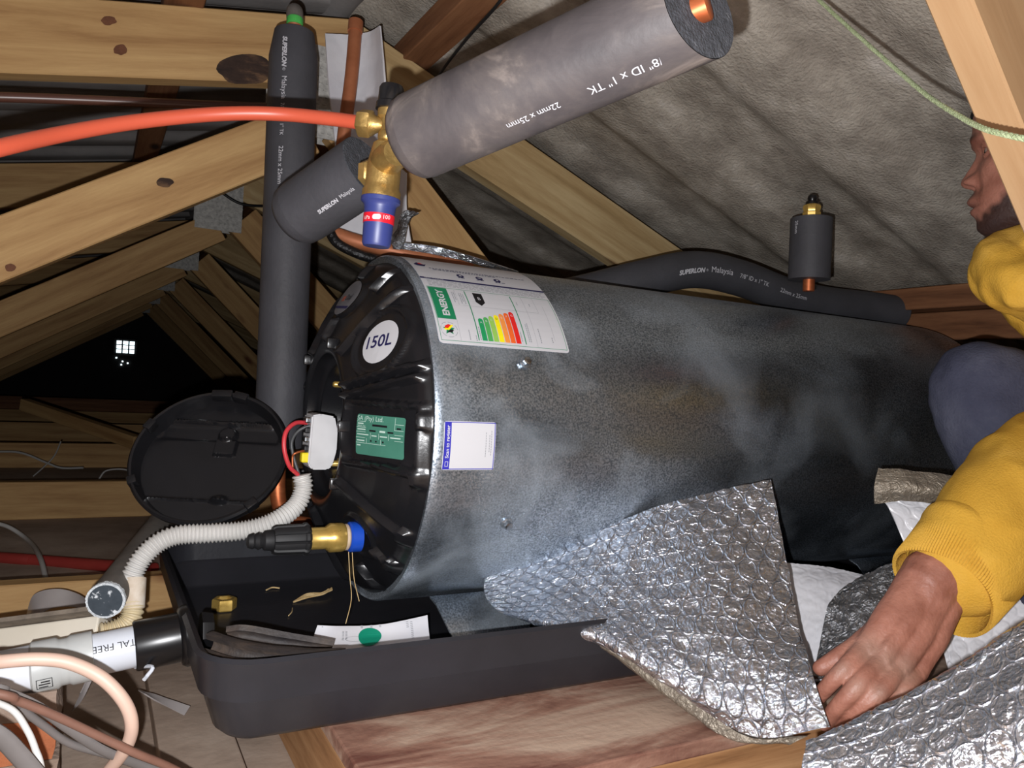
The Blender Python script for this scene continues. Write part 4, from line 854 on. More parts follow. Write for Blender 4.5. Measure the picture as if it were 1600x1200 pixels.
def corrug(name, pts, r, m, pitch=.0042, amp=.0016, parent=None):
    t = Tube(pts, 8); n = int(t.L[-1]/pitch*6); q = [None]*0
    bm = bmesh.new(); seg = 20; rings = []
    for i in range(n+1):
        l = t.L[-1]*i/n; rr_ = r+amp*math.sin(2*PI*l/pitch); rings.append([bm.verts.new(t.at(l, 2*PI*k/seg, rr_)) for k in range(seg)])
    for a_, b_ in zip(rings, rings[1:]):
        for k in range(seg): bm.faces.new((a_[k], a_[(k+1) % seg], b_[(k+1) % seg], b_[k]))
    bm.faces.new(rings[0]); bm.faces.new(rings[-1]); return obj(name, bm, m, parent)
cr_ = thing('corrugated_conduit', 'white corrugated conduit curving from the heater pocket down to the beige connector', 'conduit', P(330, 832, .95))
loc(corrug('ribbed_hose', [P(471, 742, 1.0), P(474, 762, 1.0), P(463, 790, .99), P(430, 814, .97), P(385, 828, .955), P(330, 833, .94), P(280, 836, .93), P(248, 848, .92), P(222, 872, .91), P(208, 897, .905), P(207, 908, .905)], .0112, 'corr', .0044, .0013, parent=cr_), cr_)
for i, (pp, r, m, nm) in enumerate([([P(466, 742, 1.0), P(452, 728, .985), P(444, 700, .98), P(447, 675, .985), P(462, 661, 1.0), P(482, 661, 1.02)], .0029, 'redwire', 'red_wire'),
    ([P(468, 744, 1.0), P(459, 715, 1.0), P(456, 690, 1.0), P(468, 672, 1.0), P(490, 664, 1.005), P(500, 665, 1.01)], .0022, 'greywire', 'grey_wire'),
    ([P(458, 738, .99), P(457, 715, .99), P(462, 708, .99), P(478, 704, 1.0), P(490, 707, 1.01), P(508, 712, 1.03)], .0014, 'copper', 'bare_copper_wire')]):
    o = tube(nm, pp, r, m, cr_, 8, 10); loc(o, cr_)
bx = thing('beige_connector', 'dusty beige conduit connector and ribbed bend between white conduit and switch box', 'conduit fitting', P(210, 930, .9))
loc(turned('sleeve', [(0, .0118), (.001, .0125), (.034, .0128), (.035, .0118)], P(211, 903, .905), P(208, 945, .895)-P(211, 903, .905), 'beige_d', bx, 28), bx)
o = corrug('ribbed_bend', [P(208, 942, .895), P(207, 958, .89), P(200, 972, .885), P(185, 982, .88), P(168, 988, .875), P(155, 990, .87)], .0112, 'corr_b', .0046, .0012, bx); loc(o, bx)
# switch box
bxc = P(85, 985, .90); m4 = Matrix.Translation(bxc) @ Matrix((Rv*math.cos(.13)+Uv*math.sin(.13), -(Fv), (Uv*math.cos(.13)-Rv*math.sin(.13)))).transposed().to_4x4()
sb = thing('switch_box', 'beige plastic switch box with a dusty grey top lying by the white drain pipe', 'switch box', bxc)
def sbx(name, lo, hi, m, bev=.001):
    bm = bmesh.new(); bmbox(bm, lo, hi, Matrix.Translation(-bxc) @ m4, bev); return obj(name, bm, m, sb, False)
tilt = Matrix.Rotation(.55, 4, 'X'); m4 = m4 @ tilt
sbx('box_body', (-.064, -.022, -.045), (.064, .022, .004), 'beige', .002); sbx('box_top', (-.060, -.030, .0045), (.060, .040, .010), 'dustmetal', .001); 
sbx('cover_rail', (-.058, -.030, .010), (.040, -.024, .013), 'beige'); sbx('cover_rail', (-.035, -.012, .010), (.038, -.006, .014), 'beige'); sbx('cover_flap', (-.010, .000, .010), (.026, .012, .013), 'beige')
for x in (-.045, .0, .048):
    bm = bmesh.new(); lathe(bm, [(0, .003), (.002, .003), (.0025, .002)], (Matrix.Translation(-bxc) @ m4) @ Vector((x, .022, .010)), (m4.to_3x3() @ Vector((0, 0, 1))), 12); obj('screw', bm, 'steelbolt', sb)
# open grey pipe end
pg = thing('grey_pipe', 'old grey pipe ending in a rough white sawn rim near the switch box', 'pipe', P(165, 938, .86))
e0, e1 = P(165, 938, .86), P(262, 805, 1.22); gd = (e1-e0).normalized()
loc(turned('pipe_wall', [(.001, .0195), (.4, .0195)], e0, gd, 'pvc_grey', pg, 40), pg)
bm = bmesh.new(); lathe(bm, [(-.001, .0185), (-.001, .0203), (.004, .0205), (.005, .019)], e0, gd, 60)
for v in bm.verts: v.co += Vector((random.uniform(-1, 1), random.uniform(-1, 1), random.uniform(-1, 1)))*.0005
loc(obj('sawn_rim', bm, 'burr', pg), pg); loc(turned('inner_face', [(-.0016, .0178), (-.0012, .0178)], e0, gd, 'pvc_in', pg, 40), pg)
# hoses and cables bottom left
o = tube('pink_hose', [P(-600, 1120, .56), P(-60, 1040, .62), P(0, 1034, .62), P(60, 1030, .63), P(110, 1036, .64), P(160, 1060, .645), P(195, 1098, .65), P(206, 1135, .655), P(196, 1170, .665), P(170, 1205, .68), P(150, 1240, .69), P(120, 1330, .70)], .0055, 'pinkhose', None, 10, 20); tag(o, 'pinkish beige hose looping over the white drain pipe', 'hose')
o = tube('flat_cable', [P(-500, 960, .50), P(-40, 1068, .58), P(10, 1082, .60), P(60, 1105, .62), P(110, 1140, .64), P(160, 1172, .66), P(230, 1200, .69), P(300, 1225, .72), P(420, 1290, .76)], .0045, 'greycable', None, 8, 12, flat=.6); tag(o, 'upper grey cable slanting across the bottom left corner', 'cable', 'grey cables in the corner')
o = tube('flat_cable', [P(-40, 1128, .56), P(0, 1150, .57), P(30, 1180, .58), P(60, 1215, .59)], .0075, 'greycable', None, 8, 12, flat=.6); tag(o, 'thick grey cable at the very bottom left corner', 'cable', 'grey cables in the corner')
o = tube('flat_cable', [P(30, 1105, .63), P(70, 1135, .65), P(110, 1162, .67), P(170, 1180, .69), P(240, 1200, .70)], .0032, 'greycable', None, 8, 12); tag(o, 'thin grey cable below the copper coloured one at the bottom left', 'cable', 'grey cables in the corner')
o = tube('brown_cable', [P(-500, 985, .49), P(-30, 1078, .57), P(30, 1096, .59), P(90, 1120, .61), P(150, 1148, .63), P(210, 1176, .65), P(280, 1206, .68), P(400, 1275, .73)], .0034, 'brown_cable', None, 8, 12); tag(o, 'copper coloured cable between the grey cables at the bottom left', 'cable')
o = tube('white_cable', [P(-20, 1092, .60), P(20, 1110, .60), P(42, 1140, .60), P(55, 1170, .60), P(66, 1210, .60), P(75, 1330, .60)], .0025, 'whitewire', None, 8, 12); tag(o, 'thin white cable falling over the orange brick', 'cable')
# low masonry pier
mp_ = thing('brick_pier', 'low brick pier with rough mortar and one orange brick under the cables', 'brick pier', (-.2, .9, -.46))
def irr(bm, a_):
    bmesh.ops.subdivide_edges(bm, edges=bm.edges[:], cuts=5, use_grid_fill=True)
    for v in bm.verts: v.co += Vector((noise.noise(v.co*30), noise.noise(v.co*30+Vector((5, 0, 0))), noise.noise(v.co*30+Vector((0, 7, 0)))))*a_
for z0, z1, mm, nm in ((0, .062, 'mortar', 'mortar_bed'), (.062, .104, 'brick', 'brick'), (.104, .130, 'mortar', 'mortar_bed')):
    bm = bmesh.new(); x1 = .180 if mm == 'brick' else .186; bmbox(bm, (-.25, -.02, z0), (x1, .12, z1)); irr(bm, .006); obj(nm, bm, mm, mp_)
# plastic strips
sw = lambda U, V, S: .001*fbm(S, 20)
o = sheet_grid('plastic_strip', G_([[(40, 965, 1.11), (52, 930, 1.12), (85, 920, 1.12), (118, 926, 1.12), (150, 945, 1.11)], [(45, 985, 1.07), (70, 955, 1.09), (95, 948, 1.10), (125, 950, 1.09), (155, 965, 1.06)]]), 'plastic_strip', 30, 10, .001, sw); tag(o, 'wide grey plastic strip arching behind the switch box', 'plastic strip')
o = sheet_grid('plastic_strip', G_([[(216, 1078, .97), (240, 1084, .965), (268, 1094, .955), (297, 1103, .95)], [(226, 1084, .955), (246, 1096, .95), (270, 1108, .94), (288, 1117, .935)]]), 'plastic_strip', 20, 6, .001, sw); tag(o, 'short twisted pale plastic strip on the ceiling boards left of the tray', 'plastic strip')
o = sheet_grid('plastic_strip', G_([[(135, 1065, .92), (140, 1045, .92), (146, 1020, .92)], [(112, 1112, .93), (130, 1090, .92), (152, 1045, .92)]]), 'plastic_strip', 16, 8, .001, sw); tag(o, 'pale plastic strip hanging under the white drain pipe', 'plastic strip')
o = tube('white_wire', [P(226, 925, 1.3), P(250, 915, 1.32), P(276, 907, 1.33)], .002, 'whitewire', None, 5, 8); tag(o, 'short white wire in front of the truss chord beside the beige connector', 'wire')
# things further back on the left
o = tube('red_pipe', [P(-700, 828, 1.95), P(-60, 868, 1.70), P(60, 876, 1.68), P(140, 882, 1.66), P(242, 889, 1.62)], .0125, 'redpipe', None, 5, 20); tag(o, 'dull red pipe lying behind the grey pipe at the left edge', 'pipe')
o = tube('white_wire', [P(-30, 815, 1.9), P(10, 822, 1.9), P(45, 845, 1.85), P(62, 870, 1.62), P(72, 905, 1.50)], .005, 'whitewire', None, 8, 10); tag(o, 'white cable arching over the red pipe at the left edge', 'wire')
o = tube('white_wire', [P(-20, 706, 2.9), P(30, 707, 2.9), P(70, 722, 2.9), P(95, 731, 2.9), P(130, 731, 2.9)], .004, 'whitewire', None, 8, 8); tag(o, 'thin pale wire crossing the dim third joist at the left', 'wire')
o = tube('white_wire', [P(95, 690, 2.95), P(85, 712, 2.9), P(68, 730, 2.85), P(52, 744, 2.8)], .0025, 'whitewire', None, 8, 8); tag(o, 'thin brownish wire crossing the pale wire at the left', 'wire')
o = tube('white_wire', [P(155, 748, 2.7), P(165, 736, 2.7), P(185, 733, 2.7), P(203, 735, 2.7)], .003, 'whitewire', None, 6, 8); tag(o, 'small white wire curl left of the round black cover', 'wire')
o = beam('loose_batten', P(38, 632, 3.3), P(215, 692, 3.0), .04, .05, 'wood'); tag(o, 'loose timber batten leaning across the dim joists at the left', 'batten')
o = beam('ceiling_joist', (-2.4, 6.3, -.33), (.9, 6.35, -.33), .05, .10, 'wood_brown'); tag(o, 'dark brown joist far back at the left under the gable', 'joist')
# in the tray: brass nut, shaving, leaflet, old lagging
nb = turned('brass_nut', [(0, .0155), (.0015, .0170), (.014, .0170), (.016, .0158), (.016, .0105), (.004, .0103), (.004, .0095)], PX(350, 952, -.3435, 2), (0, 0, 1), 'brass_b', None, hexa=True)
bm = bmesh.new(); bm.from_mesh(nb.data); tag(nb, 'bright brass hexagonal nut standing on the floor of the black tray', 'nut')
bm.free()
bm = bmesh.new()
for k in range(7):
    c_ = [PX(460+random.uniform(-2, 4), 939+random.uniform(-2, 2), -.3425, 2), PX(482+random.uniform(-4, 4), 931+random.uniform(-3, 3), -.339, 2), PX(502+random.uniform(-4, 4), 928+random.uniform(-4, 2), -.3375, 2), PX(514+random.uniform(-3, 5), 922+random.uniform(-4, 4), -.335, 2)]
    Tube(c_, 5).mesh(bm, lambda l: .0012, 6)
o = obj('wood_shaving', bm, 'wood_chip'); o['kind'] = 'stuff'; tag(o, 'pale curl of wood shavings on the black tray floor', 'wood shaving')
o = tube('wood_shaving', [PX(416, 922, -.342, 2), PX(425, 918, -.341, 2), PX(437, 919, -.342, 2)], .0012, 'wood_chip', None, 5, 6); tag(o, 'tiny pale shaving on the tray floor behind the brass nut', 'wood shaving')
o = tube('wood_shaving', [PX(451, 962, -.3425, 2), PX(456, 956, -.341, 2), PX(457, 950, -.3425, 2)], .0008, 'wood_chip', None, 5, 6); tag(o, 'thin pale shaving on the tray floor in front of the larger curl', 'wood shaving')
zf = -.3415
lf = [[PX(496, 977, zf+.034, 2), PX(540, 978, zf+.034, 2), PX(600, 975, zf+.036, 2), PX(668, 961, zf+.042, 2)], [PX(491, 992, zf+.022, 2), PX(540, 1000, zf+.024, 2), PX(604, 996, zf+.024, 2), PX(670, 985, zf+.028, 2)], [PX(488, 1006, zf+.012, 2), PX(535, 1024, zf+.016, 2), PX(604, 1021, zf+.016, 2), PX(673, 1010, zf+.018, 2)]]
le = sheet_grid('leaflet', lf, 'paper', 30, 16, .0004, lambda U, V, S: .0006*fbm(S, 14)); tag(le, 'crumpled white paper leaflet with a green oval lying in the black tray', 'paper')
def lmap(o_): 
    def f(u, v):
        a_ = spline([r for r in lf[0]], 6); b_ = spline([r for r in lf[1]], 6); c_ = spline([r for r in lf[2]], 6)
        i = u*(len(a_)-1); k = min(int(i), len(a_)-2); fr_ = i-k; A_, B_, C_ = [q_[k].lerp(q_[k+1], fr_) for q_ in (a_, b_, c_)]
        p_ = A_.lerp(B_, v*2) if v < .5 else B_.lerp(C_, v*2-1); return p_+Vector((0, 0, o_))
    return f
decal('green_oval', [disc(.535, .46, .092, .30, 30)], lmap(.0022), 'tealprint', le, None)
decal('outline_drawing', [q for q in ringpolys(.42, .52, .085, .090, 24)], lmap(.0020), 'inkgrey', le, None)
dsh = []
for u0, v0_, n_, st_ in ((.06, .12, 2, .03), (.30, .25, 7, .05), (.33, .25, 6, .05), (.86, .15, 10, .06), (.83, .12, 4, .06), (.47, .05, 3, .04), (.55, .05, 3, .04), (.62, .05, 3, .04)):
    for k in range(n_): dsh.append(rect(u0, v0_+k*st_, u0+.018, v0_+k*st_+.018))
decal('leaflet_print', dsh, lmap(.0020), 'inkgrey', le, None)
def halfpipe(name, pts, r, m, a0, a1, th=.006, n=6, seg=18):
    t = Tube(pts, n); bm = bmesh.new(); rings = []
    for i in range(len(t.p)):
        ring = []
        for s_, rr_ in ((0, r), (1, r-th)):
            ks = range(seg+1) if s_ == 0 else range(seg, -1, -1)
            for k in ks: ring.append(bm.verts.new(t.at(t.L[i], a0+(a1-a0)*k/seg, rr_*(1+.08*noise.noise(Vector((t.L[i]*30, k*.4, s_)))))))
        rings.append(ring)
    for a_, b_ in zip(rings, rings[1:]):
        for k in range(len(a_)): bm.faces.new((a_[k], a_[(k+1) % len(a_)], b_[(k+1) % len(a_)], b_[k]))
    bm.faces.new(rings[0]); bm.faces.new(rings[-1]); return obj(name, bm, m)
o = halfpipe('lagging_scrap', [P(325, 1008, .775), P(370, 1022, .765), P(430, 1032, .765), P(500, 1036, .77), P(540, 1034, .775)], .014, 'scrap', 0, 5.2); tag(o, 'split length of old dark rubber lagging lying on the corner of the tray', 'lagging')
o = halfpipe('lagging_scrap', [P(352, 997, .81), P(380, 995, .81), P(440, 1005, .82), P(518, 1018, .83)], .012, 'scrap', .3, 4.2); tag(o, 'second strip of brown dusty lagging inside the tray beside the leaflet', 'lagging')
# ================================================================ bubble foil sheets
def bubbles(pitch=.0235, r=.0105, hgt=.0012, cr=.0042, cf=18, wav=.004, wf=7, off=(0, 0, 0), mask=None):
    def f(U, V, S):
        a = U/pitch; b = V/(pitch*.866); j0 = np.floor(b); best = np.full(U.shape, 9.)
        for dj in (-1, 0, 1, 2):
            j = j0+dj; sh = .5*(np.mod(j, 2)); i = np.round(a-sh)
            best = np.minimum(best, np.hypot((a-sh-i)*pitch, (b-j)*pitch*.866))
        q = np.clip(best/r, 0, 1); dome = np.sqrt(np.clip(1-q**4, 0, 1)); ringh = np.exp(-((best-r)/.0012)**2)
        k = 1.0 if mask is None else mask(U, V)
        dimple = fbm(S, 90, off)*.0009*(q < 1)
        return (hgt*dome*.8+.0008*ringh+dimple)*k+cr*crease(S, cf, off)*.5+wav*fbm(S, wf, off)
    return f
A_rows = [[(757, 905, 1.01), (850, 862, 1.03), (920, 830, 1.035), (1010, 800, 1.035), (1105, 772, 1.045), (1204, 752, 1.05)],
          [(757, 925, 1.00), (855, 905, .985), (930, 895, .97), (1020, 885, .96), (1120, 868, .955), (1226, 862, .96)],
          [(768, 945, .985), (858, 940, .945), (940, 950, .915), (1035, 965, .885), (1135, 968, .87), (1250, 985, .86)],
          [(790, 962, .965), (870, 976, .90), (950, 1000, .865), (1060, 1060, .82), (1165, 1092, .79), (1276, 1075, .775)],
          [(808, 968, .97), (878, 984, .905), (958, 1012, .875), (1062, 1078, .825), (1175, 1150, .775), (1297, 1136, .755)]]
o = sheet_grid('foil_sheet', G_(A_rows), 'foil', 250, 170, .0012, bubbles(mask=lambda U, V: smooth(.16-U, -.02, .06)*0+np.clip((U-.10)/.06, 0, 1))); tag(o, 'silver bubble foil sheet draped over the tray front below the steel heater', 'foil insulation')
u_ = sheet_grid('under_fold', G_([[(868, 976, .915), (950, 1004, .885), (1058, 1074, .835), (1165, 1150, .785), (1262, 1150, .768)], [(872, 982, .925), (946, 1018, .893), (1046, 1092, .842), (1140, 1155, .793), (1232, 1163, .775)], [(900, 985, .955), (985, 1030, .925), (1080, 1090, .87), (1165, 1140, .81), (1240, 1150, .80)]]), 'foil_brown', 70, 14, .001, lambda U, V, S: .0012*fbm(S, 50), o)
B_rows = [[(1290, 1172, .70), (1345, 1140, .70), (1430, 1096, .70), (1510, 1045, .695), (1610, 985, .69), (1720, 930, .69)],
          [(1264, 1158, .675), (1330, 1128, .675), (1425, 1083, .67), (1505, 1034, .665), (1603, 970, .66), (1715, 915, .66)],
          [(1258, 1175, .655), (1340, 1150, .65), (1430, 1112, .645), (1512, 1068, .64), (1610, 1010, .63), (1720, 960, .63)],
          [(1250, 1215, .64), (1345, 1210, .62), (1440, 1190, .60), (1540, 1150, .585), (1640, 1110, .57), (1760, 1060, .57)],
          [(1240, 1290, .63), (1350, 1300, .60), (1460, 1300, .575), (1580, 1290, .55), (1700, 1270, .53), (1800, 1240, .52)]]
B_rows = [[(x, y, d*.89) for x, y, d in r] for r in B_rows]
o = sheet_grid('foil_sheet', G_(B_rows), 'foil', 230, 190, .0012, bubbles(.0235, .0105, .0012, .0018, 16, .002, 8, (3, 1, 2), mask=lambda U, V: np.clip((V-.022)/.02, .25, 1))); tag(o, 'nearest bubble foil sheet with large round cells in the bottom right corner', 'foil insulation')
E_rows = [[(1352, 898, 1.020), (1390, 880, 1.020), (1440, 872, 1.020)], [(1300, 940, 0.990), (1360, 925, 0.985), (1440, 920, 0.985)], [(1282, 1000, 0.950), (1345, 990, 0.940), (1420, 980, 0.950)], [(1270, 1060, 0.910), (1330, 1060, 0.900), (1420, 1060, 0.910)]]
o = sheet_grid('foil_sheet', G_(E_rows), 'foil_dull', 90, 90, .0015, bubbles(.022, .009, .0012, .004, 26, .005, 11, (1, 5, 2))); tag(o, 'dull grey crumpled foil sheet behind the hand and wrist', 'foil insulation')
wb = lambda off=(0, 0, 0), hg=.0016: bubbles(.0235, .0098, hg, .0018, 14, .003, 9, off)
o = sheet_grid('bubble_sheet', G_([[(1225, 880, 1.090), (1290, 886, 1.085), (1352, 898, 1.080)], [(1232, 925, 1.050), (1285, 925, 1.040), (1340, 930, 1.040)], [(1238, 1000, 1.000), (1280, 995, 0.990), (1310, 990, 0.990)], [(1250, 1070, 0.960), (1275, 1065, 0.950), (1300, 1060, 0.950)]]), 'bubble_white', 60, 70, .0015, wb((2, 2, 2), .0006)); tag(o, 'white bubble film behind the right edge of the draped foil sheet', 'bubble film')
o = sheet_grid('bubble_sheet', G_([[(1378, 778, 1.030), (1440, 785, 1.025), (1520, 790, 1.020), (1640, 800, 1.020)], [(1392, 800, 1.020), (1450, 815, 1.010), (1530, 820, 1.000), (1640, 830, 1.000)], [(1428, 885, 0.995), (1480, 900, 0.985), (1560, 910, 0.980), (1640, 910, 0.980)], [(1462, 975, 0.975), (1500, 990, 0.960), (1570, 985, 0.955), (1650, 960, 0.950)], [(1482, 1048, 0.930), (1510, 1060, 0.915), (1575, 1055, 0.910), (1660, 1050, 0.910)]]), 'bubble_white', 130, 130, .0015, wb((6, 2, 1))); tag(o, 'white bubble film sheet hanging behind the yellow sleeve', 'bubble film')
o = sheet_grid('foil_sheet', G_([[(1372, 732, 1.020), (1420, 736, 1.010), (1475, 742, 1.005), (1540, 752, 1.000), (1640, 770, 1.000)], [(1366, 760, 1.005), (1418, 762, 0.990), (1475, 768, 0.985), (1540, 780, 0.980), (1640, 800, 0.980)], [(1366, 786, 1.010), (1415, 782, 1.000), (1470, 790, 0.995), (1540, 804, 0.990), (1640, 824, 0.990)]]), 'foil_brown', 110, 40, .003, lambda U, V, S: .003*fbm(S, 26)+.002*crease(S, 40)*np.clip((.06-U)/.03, 0, 1)); tag(o, 'folded dusty grey brown foil edge beside the yellow sleeve', 'foil insulation')
# ================================================================ the person
def puff(me, fn):      # push the surface in and out along its own normals
    n = len(me.vertices); co = np.empty(n*3); me.vertices.foreach_get('co', co); co = co.reshape(-1, 3)
    nr_ = np.empty(n*3, 'f'); me.vertex_normals.foreach_get('vector', nr_); nr_ = nr_.reshape(-1, 3); me.vertices.foreach_set('co', (co+nr_*fn(co)[:, None]).ravel()); me.update()
def sphere(bm, c, r, sx=(1, 1, 1), fr=None, n=18):
    q = bmesh.ops.create_uvsphere(bm, u_segments=n, v_segments=n//2+2, radius=1)
    for v in q['verts']:
        w_ = Vector((v.co.x*sx[0]*r, v.co.y*sx[1]*r, v.co.z*sx[2]*r)); v.co = Vector(c)+(fr @ w_ if fr else w_)
def limb(bm, pts, rads, seg=18, flat=None, side=None, n=6):
    """closed tapering tube through joints; flat = (k, direction) squashes it"""
    pp = spline(pts, n); k = len(pp); rr_ = []
    for i in range(k):
        x = i/n; j = min(int(x), len(rads)-2); f = x-j; f = f*f*(3-2*f); rr_.append(rads[j]*(1-f)+rads[j+1]*f)
    t = Tube(pts, n, side); rings = []
    ext = [(-1, .98, .0)]; 
    def ring(c, T, Nn, r):
        b = T.cross(Nn); fl_ = flat or 1; return [bm.verts.new(c+(Nn*math.cos(2*PI*a/seg)*fl_+b*math.sin(2*PI*a/seg))*r) for a in range(seg)]
    for q in (.92, .55): rings.append(ring(t.p[0]-t.T[0]*rr_[0]*q, t.T[0], t.N[0], rr_[0]*math.sqrt(1-q*q)))
    for i in range(k): rings.append(ring(t.p[i], t.T[i], t.N[i], rr_[i]))
    for q in (.55, .92): rings.append(ring(t.p[-1]+t.T[-1]*rr_[-1]*q, t.T[-1], t.N[-1], rr_[-1]*math.sqrt(1-q*q)))
    for a, b in zip(rings, rings[1:]):
        for s in range(seg): bm.faces.new((a[s], a[(s+1) % seg], b[(s+1) % seg], b[s]))
    bm.faces.new(rings[0][::-1]); bm.faces.new(rings[-1])
def fuse(bm, vox, sm=2, fac=.5):
    bmesh.ops.recalc_face_normals(bm, faces=bm.faces[:]); me = bpy.data.meshes.new('tmp'); bm.to_mesh(me); bm.free()
    o = bpy.data.objects.new('tmp', me); COL.objects.link(o)
    m = o.modifiers.new('r', 'REMESH'); m.mode = 'VOXEL'; m.voxel_size = vox
    if sm: m2 = o.modifiers.new('s', 'SMOOTH'); m2.iterations = sm; m2.factor = fac
    dg = bpy.context.evaluated_depsgraph_get(); dg.update(); out = bpy.data.meshes.new_from_object(o.evaluated_get(dg)); bpy.data.objects.remove(o); bpy.data.meshes.remove(me); return out
HD = 1.0; HS = HD/1200
hc = P(1614, 232, HD); hu = Uv; hl = -hc.normalized(); hf = hl.cross(hu).normalized()
if hf.dot(Rv) > 0: hf = -hf
hl = (hl-hu*hl.dot(hu)).normalized()          # forward, towards camera, up
def H(f, l, u): return hc+hf*f+hl*l+hu*u
def T_(u, tab): xs = [a for a, b in tab]; return float(np.interp(u, xs, [b for a, b in tab]))
front = [(-.125, .018), (-.116, .040), (-.108, .052), (-.100, .0585), (-.088, .0620), (-.078, .0610), (-.070, .0640), (-.055, .0640), (-.045, .062), (-.03, .061), (-.01, .0605), (.002, .0605), (.012, .0665), (.020, .0685), (.05, .067), (.08, .056), (.105, .035), (.118, .010)]
back = [(-.125, .03), (-.108, .05), (-.09, .062), (-.05, .085), (0, .112), (.04, .122), (.08, .105), (.105, .07), (.118, .02)]
wid = [(-.125, .022), (-.112, .040), (-.095, .052), (-.07, .061), (-.03, .068), (.0, .070), (.04, .074), (.08, .064), (.105, .042), (.118, .012)]
def headpt(u, a):
    ca, sa = math.cos(a), math.sin(a); x0 = -.022
    F0 = T_(u, front)-x0; B0 = T_(u, back)+x0; W = T_(u, wid)
    r = (F0*(math.copysign(abs(ca)**.92, ca)) if ca > 0 else B0*math.copysign(abs(ca)**.95, ca)); l = W*math.copysign(abs(sa)**.85, sa); f = x0+r
    if ca > 0:
        al = abs(l); g = lambda s: math.exp(-(al/s)**2)
        nz_ = T_(u, [(-.060, 0), (-.046, .002), (-.0435, .010), (-.041, .0165), (-.036, .0205), (-.032, .0205), (-.026, .0175), (-.015, .011), (-.004, .0045), (.006, .002), (.016, 0)])
        f += nz_*g(.0075+.0055*math.exp(-((u+.036)/.010)**2))
        f += .0115*math.exp(-((al-.0150)/.0062)**2-((u+.0360)/.0090)**2)                    # nostril wings
        f -= .009*math.exp(-((al-.009)/.0042)**2-((u+.0430)/.0036)**2)                       # nostrils
        f += .0098*g(.024)*math.exp(-((u+.0620)/.0070)**2)+.0090*g(.021)*math.exp(-((u+.0765)/.0066)**2)   # lips
        f -= .0065*g(.026)*math.exp(-((u+.0692)/.0020)**2)
        f += .0030*g(.012)*math.exp(-((u+.054)/.006)**2)
        f -= .0110*math.exp(-((al-.030)/.013)**2-((u+.002)/.0095)**2)                       # eye sockets
        f += .0050*math.exp(-((al-.026)/.020)**2-((u-.016)/.0065)**2)                       # brow ridge
        f += .0040*math.exp(-((al-.040)/.015)**2-((u+.030)/.013)**2)                        # cheek
        f -= .0025*math.exp(-((al-.024)/.007)**2-((u+.052)/.012)**2)                        # fold beside the mouth
        f += .004*g(.016)*math.exp(-((u+.100)/.010)**2)                                     # chin
    return H(f, l, u)
bm = bmesh.new(); us = np.linspace(-.125, .118, 120); na = 160; rg = []
for u in us: rg.append([bm.verts.new(headpt(u, 2*PI*k/na)) for k in range(na)])
for a, b in zip(rg, rg[1:]):
    for k in range(na): bm.faces.new((a[k], a[(k+1) % na], b[(k+1) % na], b[k]))
bm.faces.new(rg[0]); bm.faces.new(rg[-1])
for s in (-1, 1):     # ears and eyelids
    sphere(bm, H(-.028, s*.073, -.012), .03, (.55, .28, 1.05), Matrix((hf, hl, hu)).transposed()); sphere(bm, H(-.020, s*.078, -.010), .012, (1, .6, 1.4), Matrix((hf, hl, hu)).transposed())
    limb(bm, [H(.046, s*.043, -.001), H(.0535, s*.031, .0045), H(.053, s*.018, -.001)], [.0018, .0030, .0018], 8)
    limb(bm, [H(.046, s*.043, -.003), H(.0525, s*.031, -.0080), H(.053, s*.018, -.003)], [.0018, .0022, .0018], 8)
# neck, trunk, legs and the left arm down to the fingers
neck0 = H(-.045, 0, -.06); neck1 = H(-.075, 0, -.17)
S0 = Vector((1.22, .46, .045))      # base of the neck
sh = P(1775, 520, 1.02); el = P(1700, 690, .97); wr_ = P(1453, 908, .850)
hipc = Vector((1.46, .30, -.20))
limb(bm, [neck0, H(-.06, 0, -.12), neck1], [.052, .050, .062])
chest = Vector((1.33, .40, -.02))
limb(bm, [neck1, chest, hipc], [.075, .125, .12])
limb(bm, [neck1.lerp(sh, .3), sh, el], [.055, .048, .042]); limb(bm, [el, el.lerp(wr_, .5), wr_], [.042, .038, .033])
# far arm rests on the far thigh, out of the picture
kn = P(1537, 608, 1.03); kn.y -= .0
limb(bm, [hipc+Vector((-.02, .05, .0)), kn.lerp(hipc, .45), kn], [.085, .068, .050]); ank = Vector((1.12, .47, -.41)); limb(bm, [kn, kn.lerp(ank, .45), ank], [.048, .044, .032])
limb(bm, [ank+Vector((.03, -.01, -.015)), ank+Vector((-.10, .03, -.030))], [.032, .022])
k2 = Vector((1.30, .02, .02)); a2 = Vector((1.22, .05, -.41)); limb(bm, [hipc+Vector((0, -.08, 0)), hipc.lerp(k2, .5), k2], [.085, .07, .05]); limb(bm, [k2, k2.lerp(a2, .4), a2], [.048, .044, .032]); limb(bm, [a2, a2+Vector((-.11, .02, -.025))], [.032, .022])
s2p = chest+Vector((.02, -.20, .06)); e2 = Vector((1.20, .10, -.02)); limb(bm, [chest+Vector((0, -.08, .06)), s2p, e2, Vector((1.22, .14, .05))], [.055, .05, .038, .028])
